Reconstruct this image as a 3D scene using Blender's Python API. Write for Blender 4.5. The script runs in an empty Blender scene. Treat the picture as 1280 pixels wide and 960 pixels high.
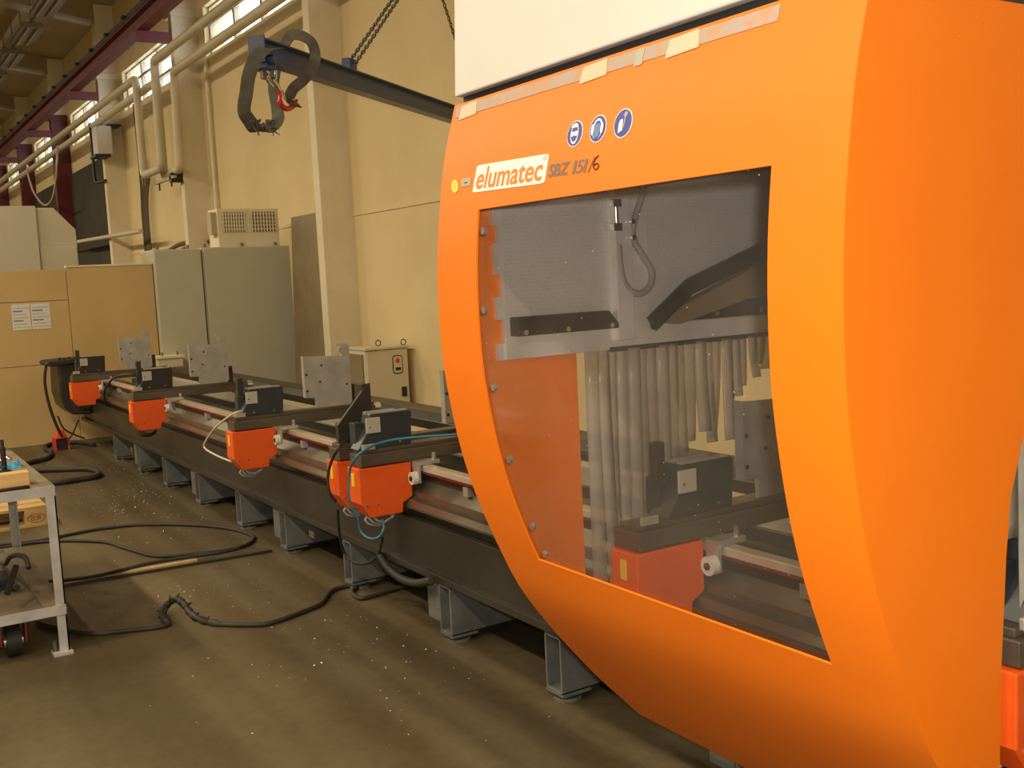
import bpy, bmesh, math, random
from mathutils import Vector, Matrix, noise
random.seed(7)
scene = bpy.context.scene
C = scene.collection
pi = math.pi

# ------------------------------------------------------------------ camera
F, YAW, PIT, ROL, H = 1314.0, math.radians(57.5), math.radians(5.97), math.radians(-2.78), 1.6
fw = Vector((-math.sin(YAW)*math.cos(PIT), math.cos(YAW)*math.cos(PIT), -math.sin(PIT)))
rt0 = Vector((math.cos(YAW), math.sin(YAW), 0)); up0 = rt0.cross(fw)
rt = rt0*math.cos(ROL) + up0*math.sin(ROL); up = up0*math.cos(ROL) - rt0*math.sin(ROL)
CAM = Vector((0, 0, H))
cd = bpy.data.cameras.new('camera'); cam = bpy.data.objects.new('camera', cd); C.objects.link(cam)
cd.sensor_width = 36; cd.lens = F/1280*36; cd.clip_start = .05; cd.clip_end = 200
cam.matrix_world = Matrix(((rt.x, up.x, -fw.x, CAM.x), (rt.y, up.y, -fw.y, CAM.y), (rt.z, up.z, -fw.z, CAM.z), (0, 0, 0, 1)))
scene.camera = cam
# ------------------------------------------------------------------ world, lights, exposure
w = bpy.data.worlds.new('world'); scene.world = w; w.use_nodes = True
bg = w.node_tree.nodes['Background']; bg.inputs[0].default_value = (.88, .95, 1, 1); bg.inputs[1].default_value = 5.0
vs = scene.view_settings; vs.view_transform = 'Standard'; vs.look = 'None'; vs.gamma = 1; vs.use_curve_mapping = False
vs.exposure = 0.3
LAMP_W = 165; FLASH_W = 125
def light(name, typ, loc, energy, color, rot=(0, 0, 0), **k):
    l = bpy.data.lights.new(name, typ); l.energy = energy; l.color = color
    for a, b in k.items(): setattr(l, a, b)
    o = bpy.data.objects.new(name, l); o.location = loc; o.rotation_euler = rot; C.objects.link(o); return o
light('camera_flash', 'POINT', CAM + up*.07 + rt*.05 - fw*.02, FLASH_W, (1, .97, .9), shadow_soft_size=.025)

def at(x, y, X=None, Y=None, Z=None):
    """point where the sight line through photo pixel x, y meets the plane X, Y or Z"""
    d = fw*F + rt*(x-640) - up*(y-480)
    if X is not None: t = (X-CAM.x)/d.x
    elif Y is not None: t = (Y-CAM.y)/d.y
    else: t = (Z-CAM.z)/d.z
    return CAM + d*t

# ------------------------------------------------------------------ materials
MATS = {}
def mat(name, c1, rough=.5, metal=0., c2=None, scale=3., lo=.35, hi=.65, stretch=(1, 1, 1), bump=0., bscale=40., rvar=0., spec=.5, detail=5., coat=0.):
    if name in MATS: return MATS[name]
    m = bpy.data.materials.new(name); m.use_nodes = True; nt = m.node_tree; N = nt.nodes; L = nt.links
    b = N['Principled BSDF']; b.inputs['Metallic'].default_value = metal; b.inputs['Roughness'].default_value = rough
    b.inputs['Specular IOR Level'].default_value = spec; b.inputs['Coat Weight'].default_value = coat
    b.inputs['Base Color'].default_value = (*c1, 1)
    tc = N.new('ShaderNodeTexCoord'); mp = N.new('ShaderNodeMapping'); mp.inputs['Scale'].default_value = stretch
    L.new(tc.outputs['Object'], mp.inputs[0])
    if c2 is not None:
        n = N.new('ShaderNodeTexNoise'); n.inputs['Scale'].default_value = scale; n.inputs['Detail'].default_value = detail; n.inputs['Roughness'].default_value = .6
        L.new(mp.outputs[0], n.inputs[0])
        r = N.new('ShaderNodeValToRGB'); r.color_ramp.elements[0].position = lo; r.color_ramp.elements[1].position = hi
        r.color_ramp.elements[0].color = (*c1, 1); r.color_ramp.elements[1].color = (*c2, 1)
        L.new(n.outputs['Fac'], r.inputs[0]); L.new(r.outputs[0], b.inputs['Base Color'])
        if rvar:
            mr = N.new('ShaderNodeMapRange'); mr.inputs[3].default_value = rough-rvar; mr.inputs[4].default_value = rough+rvar
            L.new(n.outputs['Fac'], mr.inputs[0]); L.new(mr.outputs[0], b.inputs['Roughness'])
    if bump:
        n2 = N.new('ShaderNodeTexNoise'); n2.inputs['Scale'].default_value = bscale; n2.inputs['Detail'].default_value = 4
        L.new(mp.outputs[0], n2.inputs[0])
        bp = N.new('ShaderNodeBump'); bp.inputs['Strength'].default_value = bump; bp.inputs['Distance'].default_value = .01
        L.new(n2.outputs['Fac'], bp.inputs['Height']); L.new(bp.outputs[0], b.inputs['Normal'])
    MATS[name] = m; return m

def nodes_of(m): return m.node_tree.nodes, m.node_tree.links, m.node_tree.nodes['Principled BSDF']
M = MATS
mat('wall_paint', (.74, .60, .34), .75, c2=(.68, .54, .29), scale=.9, bump=.08, bscale=25)
mat('column_paint', (.78, .70, .52), .6, c2=(.70, .62, .44), scale=1.5)
mat('red_steel', (.16, .018, .022), .5, c2=(.11, .012, .016), scale=4)
mat('opening_shade', (.022, .018, .011), .8, c2=(.045, .037, .022), scale=1.5)  # shade of the open far bays, put into the colour
mat('ceiling_paint', (.40, .31, .17), .85, c2=(.33, .25, .13), scale=.7)
mat('beam_paint', (.52, .45, .33), .7, c2=(.44, .38, .27), scale=2)
mat('pipe_paint', (.62, .55, .40), .45, c2=(.54, .47, .33), scale=3)
mat('cable_brown', (.12, .085, .05), .7)
mat('partition_board', (.60, .43, .19), .6, c2=(.53, .37, .155), scale=1.6, lo=.3, hi=.7)
mat('booth_grey', (.58, .53, .41), .5, c2=(.54, .49, .37), scale=1)
mat('cabinet_grey', (.52, .50, .39), .45, c2=(.48, .46, .35), scale=1.2)
mat('cabinet_beige', (.66, .58, .40), .45, c2=(.6, .53, .36), scale=2)
mat('cabinet_shadow_gap', (.03, .03, .025), .8)
mat('brown_board', (.26, .20, .115), .6, c2=(.21, .155, .085), scale=2.2)
mat('paper', (.72, .70, .66), .7)
mat('ink', (.16, .18, .36), .7)
mat('ink_grey', (.42, .42, .43), .7)
mat('black_plastic', (.018, .018, .02), .45)
mat('rubber', (.016, .014, .012), .65, c2=(.032, .027, .02), scale=8)
mat('hose_black', (.018, .016, .013), .65, c2=(.04, .033, .024), scale=5)
mat('bed_dark', (.055, .047, .036), .40, .3, c2=(.033, .028, .022), scale=3, rvar=.1, stretch=(.4, 1, 1))
mat('bed_bright', (.24, .21, .16), .3, .7, c2=(.12, .10, .075), scale=4, stretch=(.2, 1, 1), rvar=.08)
mat('rail_steel', (.66, .60, .48), .32, .4, c2=(.50, .44, .33), scale=5, stretch=(.3, 1, 1))
mat('rail_red', (.13, .02, .014), .4)
mat('aluminium', (.56, .55, .53), .42, .6, c2=(.42, .41, .39), scale=7, rvar=.1)
mat('plate_alu', (.50, .49, .47), .5, .45, c2=(.34, .325, .30), scale=9, lo=.3, hi=.75, rvar=.1)
mat('bright_steel', (.75, .74, .72), .2, .95)
mat('feet_steel', (.20, .20, .195), .5, .3, c2=(.115, .114, .11), scale=6, rvar=.1)
mat('crossbeam_steel', (.16, .135, .10), .42, .5, c2=(.10, .08, .058), scale=6, stretch=(1, .3, 1))
mat('housing_blue', (.03, .036, .042), .4, .1, c2=(.042, .049, .056), scale=5)
mat('orange_box', (.78, .105, .008), .45, c2=(.72, .09, .007), scale=4)
mat('yellow_label', (.85, .55, .03), .6)
mat('wood_lath', (.55, .40, .20), .65, c2=(.42, .29, .13), scale=6, stretch=(.3, 3, 3))
mat('pallet_wood', (.60, .40, .17), .7, c2=(.46, .29, .11), scale=4, stretch=(3, .5, 3))
mat('table_wood', (.70, .47, .20), .6, c2=(.60, .38, .15), scale=5, stretch=(6, .6, 6))
mat('stamp_brown', (.16, .07, .025), .8)
mat('trolley_paint', (.50, .50, .49), .45, .1, c2=(.34, .33, .31), scale=9, lo=.4, hi=.75)
mat('trolley_top', (.30, .25, .17), .55, .2, c2=(.20, .16, .105), scale=8)
mat('blue_rag', (.05, .30, .55), .8)
mat('caster_red', (.28, .05, .03), .5)
mat('plug_red', (.75, .06, .02), .45)
mat('blue_steel', (.028, .06, .17), .35, c2=(.075, .082, .11), scale=5, rvar=.1)
mat('sling_fabric', (.075, .068, .052), .9, c2=(.12, .108, .085), scale=14, bump=.3, bscale=150)
mat('sign_pale', (.12, .22, .48), .5)
mat('hook_red', (.62, .02, .015), .35)
mat('chain_steel', (.20, .19, .17), .4, .8)
mat('hood_white', (.70, .69, .67), .5, c2=(.66, .65, .63), scale=2)
mat('gap_black', (.03, .03, .032), .6)
mat('tape_worn', (.55, .30, .17), .6, c2=(.42, .36, .33), scale=30, lo=.42, hi=.58)
mat('tape_pink', (.85, .55, .40), .6)
mat('logo_white', (.88, .87, .85), .5)
mat('logo_orange', (.86, .22, .02), .5)
mat('letter_grey', (.19, .15, .11), .55)
mat('marker_brown', (.09, .02, .008), .6)
mat('sign_blue', (.035, .05, .33), .5)
mat('sticker_yellow', (.9, .72, .06), .5)
mat('plate_grey', (.42, .40, .33), .5)
mat('cable_blue', (.02, .15, .235), .5)
mat('cable_grey', (.36, .36, .37), .45)
mat('cable_white', (.55, .49, .37), .5)
mat('wheel_white', (.66, .64, .58), .5)
mat('lamp_body', (.16, .12, .06), .6)
mat('heater_white', (.62, .60, .56), .5)
mat('grille_dark', (.10, .085, .05), .7)
mat('chip_metal', (.80, .76, .68), .35, .3)
mat('flap_grey', (.36, .34, .30), .7, c2=(.28, .26, .23), scale=12)
mat('interior_steel', (.80, .78, .75), .38, .25, c2=(.62, .60, .57), scale=5, rvar=.1)
mat('interior_dark', (.026, .019, .017), .5, c2=(.018, .014, .012), scale=5)
mat('frame_paint', (.42, .36, .24), .6)
mat('sign_red', (.7, .03, .02), .5)

# cover paint: orange, tiny chips, light orange-peel
m = mat('cover_orange', (.90, .205, .006), .5, c2=(.86, .185, .005), scale=1.5, spec=.35)
N, L, b = nodes_of(m)
vz = N.new('ShaderNodeTexVoronoi'); vz.inputs['Scale'].default_value = 16; tc = N.new('ShaderNodeTexCoord'); L.new(tc.outputs['Object'], vz.inputs[0])
lt = N.new('ShaderNodeMath'); lt.operation = 'LESS_THAN'; lt.inputs[1].default_value = .028; L.new(vz.outputs['Distance'], lt.inputs[0])
nz = N.new('ShaderNodeTexNoise'); nz.inputs['Scale'].default_value = 5; L.new(tc.outputs['Object'], nz.inputs[0])
gt = N.new('ShaderNodeMath'); gt.operation = 'GREATER_THAN'; gt.inputs[1].default_value = .56; L.new(nz.outputs['Fac'], gt.inputs[0])
mu = N.new('ShaderNodeMath'); mu.operation = 'MULTIPLY'; L.new(lt.outputs[0], mu.inputs[0]); L.new(gt.outputs[0], mu.inputs[1])
mx = N.new('ShaderNodeMix'); mx.data_type = 'RGBA'; mx.inputs['B'].default_value = (.9, .55, .3, 1)
old = b.inputs['Base Color'].links[0].from_socket; L.new(old, mx.inputs['A']); L.new(mu.outputs[0], mx.inputs['Factor']); L.new(mx.outputs['Result'], b.inputs['Base Color'])

# floor: brown oily concrete with streaks along the bed, worn patches and painted-in machine shade
m = mat('floor_concrete', (.17, .125, .062), .5); N, L, b = nodes_of(m)
tc = N.new('ShaderNodeTexCoord')
def nz_(scale, st, det=5):
    mp = N.new('ShaderNodeMapping'); mp.inputs['Scale'].default_value = st; L.new(tc.outputs['Object'], mp.inputs[0])
    n = N.new('ShaderNodeTexNoise'); n.inputs['Scale'].default_value = scale; n.inputs['Detail'].default_value = det; L.new(mp.outputs[0], n.inputs[0]); return n
def ramp(src, p0, c0, p1, c1):
    r = N.new('ShaderNodeValToRGB'); e = r.color_ramp.elements
    e[0].position = p0; e[0].color = (*c0, 1); e[1].position = p1; e[1].color = (*c1, 1); L.new(src, r.inputs[0]); return r
def mixc(a, b_, f, mode='MULTIPLY'):
    x = N.new('ShaderNodeMix'); x.data_type = 'RGBA'; x.blend_type = mode; x.inputs['Factor'].default_value = f
    L.new(a, x.inputs['A']); L.new(b_, x.inputs['B']); return x.outputs['Result']
blotch = ramp(nz_(.8, (1, 1, 1)).outputs['Fac'], .3, (.135, .104, .055), .7, (.205, .162, .092))
streak = ramp(nz_(1.7, (.06, 1, 1), 3).outputs['Fac'], .40, (.50, .47, .42), .60, (1, 1, 1))
fine = ramp(nz_(22, (1, 1, 1)).outputs['Fac'], .3, (.75, .74, .72), .7, (1.1, 1.1, 1.1))
cc = mixc(mixc(blotch.outputs[0], streak.outputs[0], .85), fine.outputs[0], .6)
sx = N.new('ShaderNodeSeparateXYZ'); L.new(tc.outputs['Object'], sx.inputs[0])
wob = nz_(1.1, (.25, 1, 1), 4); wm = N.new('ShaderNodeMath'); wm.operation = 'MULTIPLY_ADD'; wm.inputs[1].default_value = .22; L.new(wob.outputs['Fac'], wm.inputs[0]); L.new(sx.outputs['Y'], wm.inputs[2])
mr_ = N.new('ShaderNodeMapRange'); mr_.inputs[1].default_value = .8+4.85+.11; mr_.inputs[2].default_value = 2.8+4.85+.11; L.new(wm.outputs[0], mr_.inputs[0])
bd = N.new('ShaderNodeValToRGB'); ee = bd.color_ramp.elements  # bands of dirt plus the machine's shade, painted darker toward the bed
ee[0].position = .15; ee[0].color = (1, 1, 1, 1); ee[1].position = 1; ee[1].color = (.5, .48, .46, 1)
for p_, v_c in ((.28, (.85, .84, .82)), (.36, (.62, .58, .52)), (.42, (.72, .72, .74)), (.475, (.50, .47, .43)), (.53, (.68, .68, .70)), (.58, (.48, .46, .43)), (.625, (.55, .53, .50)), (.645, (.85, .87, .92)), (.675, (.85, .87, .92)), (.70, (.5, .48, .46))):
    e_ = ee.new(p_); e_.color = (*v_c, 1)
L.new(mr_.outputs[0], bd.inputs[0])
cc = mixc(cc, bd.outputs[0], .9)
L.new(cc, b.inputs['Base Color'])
rr = N.new('ShaderNodeMapRange'); rr.inputs[3].default_value = .36; rr.inputs[4].default_value = .62
L.new(nz_(1.3, (.3, 1, 1)).outputs['Fac'], rr.inputs[0]); L.new(rr.outputs[0], b.inputs['Roughness'])
bp = N.new('ShaderNodeBump'); bp.inputs['Strength'].default_value = .12; bp.inputs['Distance'].default_value = .01
L.new(nz_(30, (1, 1, 1)).outputs['Fac'], bp.inputs['Height']); L.new(bp.outputs[0], b.inputs['Normal'])

# perforated steel
m = mat('perforated_steel', (.42, .40, .375), .45, .15); N, L, b = nodes_of(m)
tc = N.new('ShaderNodeTexCoord'); vz = N.new('ShaderNodeTexVoronoi'); vz.inputs['Scale'].default_value = 88; vz.inputs['Randomness'].default_value = .12
L.new(tc.outputs['Object'], vz.inputs[0])
rp = N.new('ShaderNodeValToRGB'); rp.color_ramp.elements[0].position = .22; rp.color_ramp.elements[1].position = .42
rp.color_ramp.elements[0].color = (.27, .255, .24, 1); rp.color_ramp.elements[1].color = (.62, .59, .555, 1)
L.new(vz.outputs['Distance'], rp.inputs[0]); L.new(rp.outputs[0], b.inputs['Base Color'])

# dusty clear polycarbonate, window glass, soft curtain strip
def glassy(name, tint, dust, dustcol, rough, specks=False):
    m = bpy.data.materials.new(name); m.use_nodes = True; nt = m.node_tree; N = nt.nodes; L = nt.links
    N.remove(N['Principled BSDF']); out = N['Material Output']
    tr = N.new('ShaderNodeBsdfTransparent'); tr.inputs[0].default_value = (*tint, 1)
    df = N.new('ShaderNodeBsdfDiffuse'); df.inputs[0].default_value = (*dustcol, 1)
    gl = N.new('ShaderNodeBsdfGlossy'); gl.inputs['Roughness'].default_value = rough
    fr = N.new('ShaderNodeFresnel'); fr.inputs[0].default_value = 1.45
    m1 = N.new('ShaderNodeMixShader'); m2 = N.new('ShaderNodeMixShader')
    tc = N.new('ShaderNodeTexCoord'); n = N.new('ShaderNodeTexNoise'); n.inputs['Scale'].default_value = 4; n.inputs['Detail'].default_value = 6
    L.new(tc.outputs['Object'], n.inputs[0])
    mr = N.new('ShaderNodeMapRange'); mr.inputs[1].default_value = .3; mr.inputs[2].default_value = .75; mr.inputs[3].default_value = dust*.5; mr.inputs[4].default_value = dust*1.5
    L.new(n.outputs['Fac'], mr.inputs[0]); fac = mr.outputs[0]
    if specks:
        v = N.new('ShaderNodeTexVoronoi'); v.inputs['Scale'].default_value = 26; L.new(tc.outputs['Object'], v.inputs[0])
        l = N.new('ShaderNodeMath'); l.operation = 'LESS_THAN'; l.inputs[1].default_value = .035; L.new(v.outputs['Distance'], l.inputs[0])
        a = N.new('ShaderNodeMath'); a.operation = 'MAXIMUM'; L.new(fac, a.inputs[0]); L.new(l.outputs[0], a.inputs[1]); fac = a.outputs[0]
    L.new(fac, m1.inputs[0]); L.new(tr.outputs[0], m1.inputs[1]); L.new(df.outputs[0], m1.inputs[2])
    ge = N.new('ShaderNodeNewGeometry'); iv = N.new('ShaderNodeMath'); iv.operation = 'SUBTRACT'; iv.inputs[0].default_value = 1; L.new(ge.outputs['Backfacing'], iv.inputs[1])
    fm = N.new('ShaderNodeMath'); fm.operation = 'MULTIPLY'; L.new(fr.outputs[0], fm.inputs[0]); L.new(iv.outputs[0], fm.inputs[1])
    L.new(fm.outputs[0], m2.inputs[0]); L.new(m1.outputs[0], m2.inputs[1]); L.new(gl.outputs[0], m2.inputs[2])
    L.new(m2.outputs[0], out.inputs[0]); MATS[name] = m
glassy('cover_pane', (.97, .96, .95), .022, (.6, .56, .52), .08, True)
glassy('window_glass', (.97, .98, 1), .02, (.8, .8, .8), .03)
glassy('curtain_pvc', (.74, .70, .64), .38, (.66, .63, .58), .3)

# ------------------------------------------------------------------ mesh helpers
class MB:
    def __init__(s): s.v = []; s.f = []; s.sm = []
    def add(s, vs, fs, smooth=False):
        o = len(s.v); s.v += [Vector(p) for p in vs]; s.f += [[i+o for i in f] for f in fs]; s.sm += [smooth]*len(fs); return s
    def box(s, x0, y0, z0, x1, y1, z1):
        x0, x1 = sorted((x0, x1)); y0, y1 = sorted((y0, y1)); z0, z1 = sorted((z0, z1))
        return s.add([(x0,y0,z0),(x1,y0,z0),(x1,y1,z0),(x0,y1,z0),(x0,y0,z1),(x1,y0,z1),(x1,y1,z1),(x0,y1,z1)],
                     [[0,3,2,1],[4,5,6,7],[0,1,5,4],[1,2,6,5],[2,3,7,6],[3,0,4,7]])
    def hexa(s, p):   # eight corners, bottom ring then top ring
        return s.add(p, [[0,3,2,1],[4,5,6,7],[0,1,5,4],[1,2,6,5],[2,3,7,6],[3,0,4,7]])
    def prism(s, prof, axis, a, b):   # closed 2D outline pushed along an axis; x:(y,z) y:(x,z) z:(x,y)
        def P(q, t): return {'x': (t, q[0], q[1]), 'y': (q[0], t, q[1]), 'z': (q[0], q[1], t)}[axis]
        n = len(prof); A = sum(prof[i][0]*prof[(i+1) % n][1]-prof[(i+1) % n][0]*prof[i][1] for i in range(n))
        flip = (A > 0) == (axis == 'y')
        if a > b: a, b = b, a
        vs = [P(q, a) for q in prof]+[P(q, b) for q in prof]
        fs = [list(range(n))[::-1], [i+n for i in range(n)]]+[[i, (i+1) % n, (i+1) % n+n, i+n] for i in range(n)]
        if flip: fs = [f[::-1] for f in fs]
        return s.add(vs, fs)
    def tube(s, pts, r, n=8, closed=False, caps=True):
        pts = [Vector(p) for p in pts]; k = len(pts); rs = r if isinstance(r, (list, tuple)) else [r]*k
        rings = []; nrm = None
        for i in range(k):
            t = (pts[(i+1) % k]-pts[i-1]) if closed else (pts[min(i+1, k-1)]-pts[max(i-1, 0)])
            t = t.normalized() if t.length > 1e-9 else Vector((0, 0, 1))
            if nrm is None: nrm = t.orthogonal().normalized()
            nrm = (nrm-t*nrm.dot(t)); nrm = nrm.normalized() if nrm.length > 1e-6 else t.orthogonal().normalized()
            bn = t.cross(nrm)
            rings.append([pts[i]+(nrm*math.cos(2*pi*j/n)+bn*math.sin(2*pi*j/n))*rs[i] for j in range(n)])
        vs = [p for q in rings for p in q]; fs = []
        for i in range(k if closed else k-1):
            a, b = i*n, ((i+1) % k)*n
            fs += [[a+j, a+(j+1) % n, b+(j+1) % n, b+j] for j in range(n)]
        s.add(vs, fs, True)
        if caps and not closed:
            s.add(rings[0], [list(range(n))[::-1]]); s.add(rings[-1], [list(range(n))])
        return s
    def cyl(s, p0, p1, r, n=12): return s.tube([p0, p1], r, n)
    def ribbon(s, pts, wvec, th):   # thick strap along pts
        pts = [Vector(p) for p in pts]; k = len(pts); vs = []
        for i in range(k):
            t = (pts[min(i+1, k-1)]-pts[max(i-1, 0)]).normalized()
            wv = Vector(wvec[i] if isinstance(wvec, list) else wvec)
            nn = t.cross(wv).normalized()*th/2
            vs += [pts[i]-wv/2-nn, pts[i]+wv/2-nn, pts[i]+wv/2+nn, pts[i]-wv/2+nn]
        fs = [[3, 2, 1, 0], [4*k-4, 4*k-3, 4*k-2, 4*k-1]]
        for i in range(k-1):
            a, b = 4*i, 4*i+4
            fs += [[a+j, a+(j+1) % 4, b+(j+1) % 4, b+j] for j in range(4)]
        return s.add(vs, fs, True)
    def build(s, name, material, parent=None, bevel=0., loc=None):
        me = bpy.data.meshes.new(name)
        o = bpy.data.objects.new(name, me)
        if parent is not None:
            r = parent; off = Vector((0, 0, 0))
            while r is not None: off += r.location; r = r.parent
        else:
            if loc is None:
                lo = Vector([min(v[i] for v in s.v) for i in range(3)]); hi = Vector([max(v[i] for v in s.v) for i in range(3)])
                loc = Vector(((lo.x+hi.x)/2, (lo.y+hi.y)/2, lo.z))
            off = Vector(loc); o.location = off
        me.from_pydata([tuple(v-off) for v in s.v], [], s.f)
        me.polygons.foreach_set('use_smooth', s.sm)
        bm = bmesh.new(); bm.from_mesh(me); bmesh.ops.recalc_face_normals(bm, faces=bm.faces); bm.to_mesh(me); bm.free()
        me.materials.append(M[material]); me.update()
        C.objects.link(o)
        if parent is not None: o.parent = parent
        if bevel:
            bv = o.modifiers.new('bevel', 'BEVEL'); bv.width = bevel; bv.segments = 2; bv.limit_method = 'ANGLE'; bv.angle_limit = math.radians(40)
        return o
def B(*a): return MB().box(*a)
def thing(name, label, cat, loc, group=None):
    o = bpy.data.objects.new(name, None); o.empty_display_size = .1; C.objects.link(o); o.location = loc
    return tag(o, label, cat, group)
def tag(o, label, cat, group=None):
    o['label'] = label; o['category'] = cat
    if group: o['group'] = group
    return o
def struct(o, label=None):
    o['kind'] = 'structure'
    if label: o['label'] = label
    return o
def copy_tree(o, parent=None):
    c = o.copy(); C.objects.link(c); c.parent = parent
    for ch in list(o.children): copy_tree(ch, c)
    return c
def smooth_path(pts, n=6):   # Catmull-Rom
    pts = [Vector(p) for p in pts]; out = []
    for i in range(len(pts)-1):
        p0, p1, p2, p3 = pts[max(i-1, 0)], pts[i], pts[i+1], pts[min(i+2, len(pts)-1)]
        for j in range(n):
            t = j/n
            out.append(.5*((2*p1)+(p2-p0)*t+(2*p0-5*p1+4*p2-p3)*t*t+(3*p1-p0-3*p2+p3)*t**3))
    return out+[pts[-1]]
def text_mesh(body, bold=0.):
    cu = bpy.data.curves.new('t', 'FONT'); cu.body = body; cu.offset = bold; cu.resolution_u = 4
    o = bpy.data.objects.new('t', cu); C.objects.link(o); dg = bpy.context.evaluated_depsgraph_get()
    me = bpy.data.meshes.new_from_object(o.evaluated_get(dg)); bpy.data.objects.remove(o)
    vs = [v.co.copy() for v in me.vertices]; fs = [list(p.vertices) for p in me.polygons]; bpy.data.meshes.remove(me)
    x0, x1 = min(v.x for v in vs), max(v.x for v in vs); y0, y1 = min(v.y for v in vs), max(v.y for v in vs)
    return [((v.x-x0)/(x1-x0), (v.y-y0)/(y1-y0)) for v in vs], fs

# ================================================================== SETTING
WY = 5.0                                   # long wall with the high windows
COLX = [-0.6-5.2*k for k in range(0, 8)]   # right faces of the columns: -0.6, -5.8, -11.0 ...
XL, XR, YF = -44.0, 9.0, -15.0
WZ0, WZ1 = 5.02, 5.74
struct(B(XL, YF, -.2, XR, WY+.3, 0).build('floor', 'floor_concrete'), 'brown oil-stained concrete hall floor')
def roofz(y): return 7.05+.15*(WY-y) if y > -5 else 7.05+.15*10+.15*(y+5)
struct(MB().prism([(WY+.3, roofz(WY)-.05), (-5, roofz(-5)), (YF-.3, roofz(YF)-.05), (YF-.3, roofz(YF)+.2), (-5, roofz(-5)+.25), (WY+.3, roofz(WY)+.2)], 'x', XL, XR).build('ceiling', 'ceiling_paint'), 'brownish sloping hall roof')
struct(B(XL, YF-.3, 0, XR, YF, 7.2).build('wall_front', 'brown_board'), 'opposite brown hall wall')
struct(B(XL-.3, YF-.3, 0, XL, WY+.3, 9).build('wall_left', 'wall_paint'), 'far end wall of the hall')
struct(B(XR, YF-.3, 0, XR+.3, WY+.3, 9).build('wall_right', 'wall_paint'), 'near end wall of the hall')
# long wall: sill-high masonry, band of windows per bay, wall above
mb = MB(); mb.box(XL, WY, 0, XR, WY+.3, WZ0); mb.box(XL, WY, WZ1, XR, WY+.3, 7.2)
bays = []
edges = [XR]+COLX+[XL]
for k in range(len(edges)-1):
    a, b_ = edges[k]-.45, edges[k+1]+.35
    bays.append((b_, a))
    mb.box(edges[k]-.45, WY, WZ0, edges[k]+(.35 if k else 0), WY+.3, WZ1)
mb.box(XL, WY, WZ0, XL+.35, WY+.3, WZ1)
wall = struct(mb.build('wall_back', 'wall_paint', loc=(0, WY, 0)), 'cream painted hall wall with high window bands')
# panel joints of the wall (narrow raised ledge) and sill ledges
for k in range(1, 5):
    MB().box(COLX[k]+.01 if k else 0, WY-.012, 2.33, COLX[k-1]-.17, WY+.01, 2.36).build('ledge', 'wall_paint', wall)
# columns: k<=3 cream steel box columns, farther ones dark red
for k, x in enumerate(COLX):
    cm = 'column_paint' if k <= 4 else 'red_steel'
    MB().box(x-.17, WY-.38, 0, x, WY+.02, 5.75).build('column', cm, wall, .01)
    MB().box(x-.3, WY-.34, 5.78, x+.02, WY+.02, roofz(WY)).build('column_head', 'column_paint', wall, .01)
    MB().box(x-.32, WY-.40, 5.66, x+.03, WY+.02, 5.78).build('column_cap', 'column_paint' if k < 5 else 'red_steel', wall, .01)
# dark sheets standing in for the shade inside the open far bays
for k in (4, 5):
    MB().box(COLX[k+1]+.02, WY-.06, 0, COLX[k]-.19, WY+.01, 4.4).build('opening_shade_sheet', 'opening_shade', wall)
    MB().box(COLX[k+1]+.05, WY-.10, 2.6, COLX[k]-.2, WY-.04, 2.66).build('opening_bar', 'black_plastic', wall)
# windows
for k, (a, b_) in enumerate(bays):
    if k == 0 or k >= 8: continue
    nC = 4; wd = (b_-a)/nC
    fr = MB()
    for i in range(nC+1): fr.box(a+i*wd-.035, WY+.08, WZ0, a+i*wd+.035, WY+.16, WZ1)
    rows = 3; hh = (WZ1-WZ0)/rows
    for j in range(rows+1): fr.box(a, WY+.085, WZ0+j*hh-.022, b_, WY+.155, WZ0+j*hh+.022)
    wo = struct(fr.build('window_%d' % k, 'frame_paint'), 'high window band between hall columns')
    for i in range(nC):
        for j in range(rows):
            MB().box(a+i*wd+.03, WY+.115, WZ0+j*hh+.02, a+(i+1)*wd-.03, WY+.121, WZ0+(j+1)*hh-.02).build('pane', 'window_glass', wo)
# roof beams
for k, x in enumerate(COLX):
    bo = MB().prism([(WY, roofz(WY)-.38), (-5, roofz(-5)-.38), (-5, roofz(-5)+.02), (WY, roofz(WY)+.02)], 'x', x-.2, x)
    bo = bo.build('roof_beam', 'ceiling_paint', bpy.data.objects['ceiling'])
    MB().prism([(WY-.4, roofz(WY-.4)-.42), (-5, roofz(-5)-.42), (-5, roofz(-5)-.36), (WY-.4, roofz(WY-.4)-.36)], 'x', x-.22, x+.02).build('beam_flange', 'beam_paint', bo)
for y in (3.6, 1.6, -.4, -2.4):
    MB().box(XL, y-.05, roofz(y)-.16, XR, y+.05, roofz(y)+.0).build('purlin', 'ceiling_paint', bpy.data.objects['ceiling'])

# ------------------------------------------------------------------ hall lamps (lit rows over the aisle, one dark row by the wall)
def hall_lamp(x, y, z, lit, power=1.):
    t = thing('hall_lamp', 'lit twin-tube lamp in the rows hung under the hall roof' if lit else 'switched-off twin-tube lamp hung in a row above the crane rail',
              'lamp', (x, y, z), 'lit hall lamps' if lit else 'dark hall lamps')
    MB().prism([(y-.16, z+.09), (y+.16, z+.09), (y+.2, z), (y-.2, z)], 'x', x-.75, x+.75).build('reflector', 'lamp_body' if not lit else 'hood_white', t)
    for s in (-.08, .08): MB().cyl((x-.7, y+s, z-.015), (x+.7, y+s, z-.015), .016, 8).build('tube', 'ceiling_paint' if not lit else 'hood_white', t)
    for s in (-.6, .6): MB().cyl((x+s, y, z+.08), (x+s, y, roofz(y)-.05), .01, 6).build('hanger', 'lamp_body', t)
    if lit:
        l = light('tube_light', 'AREA', (0, 0, -.05), LAMP_W*power, (1, .83, .56), shape='RECTANGLE', size=1.4, size_y=.3); l.parent = t
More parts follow.
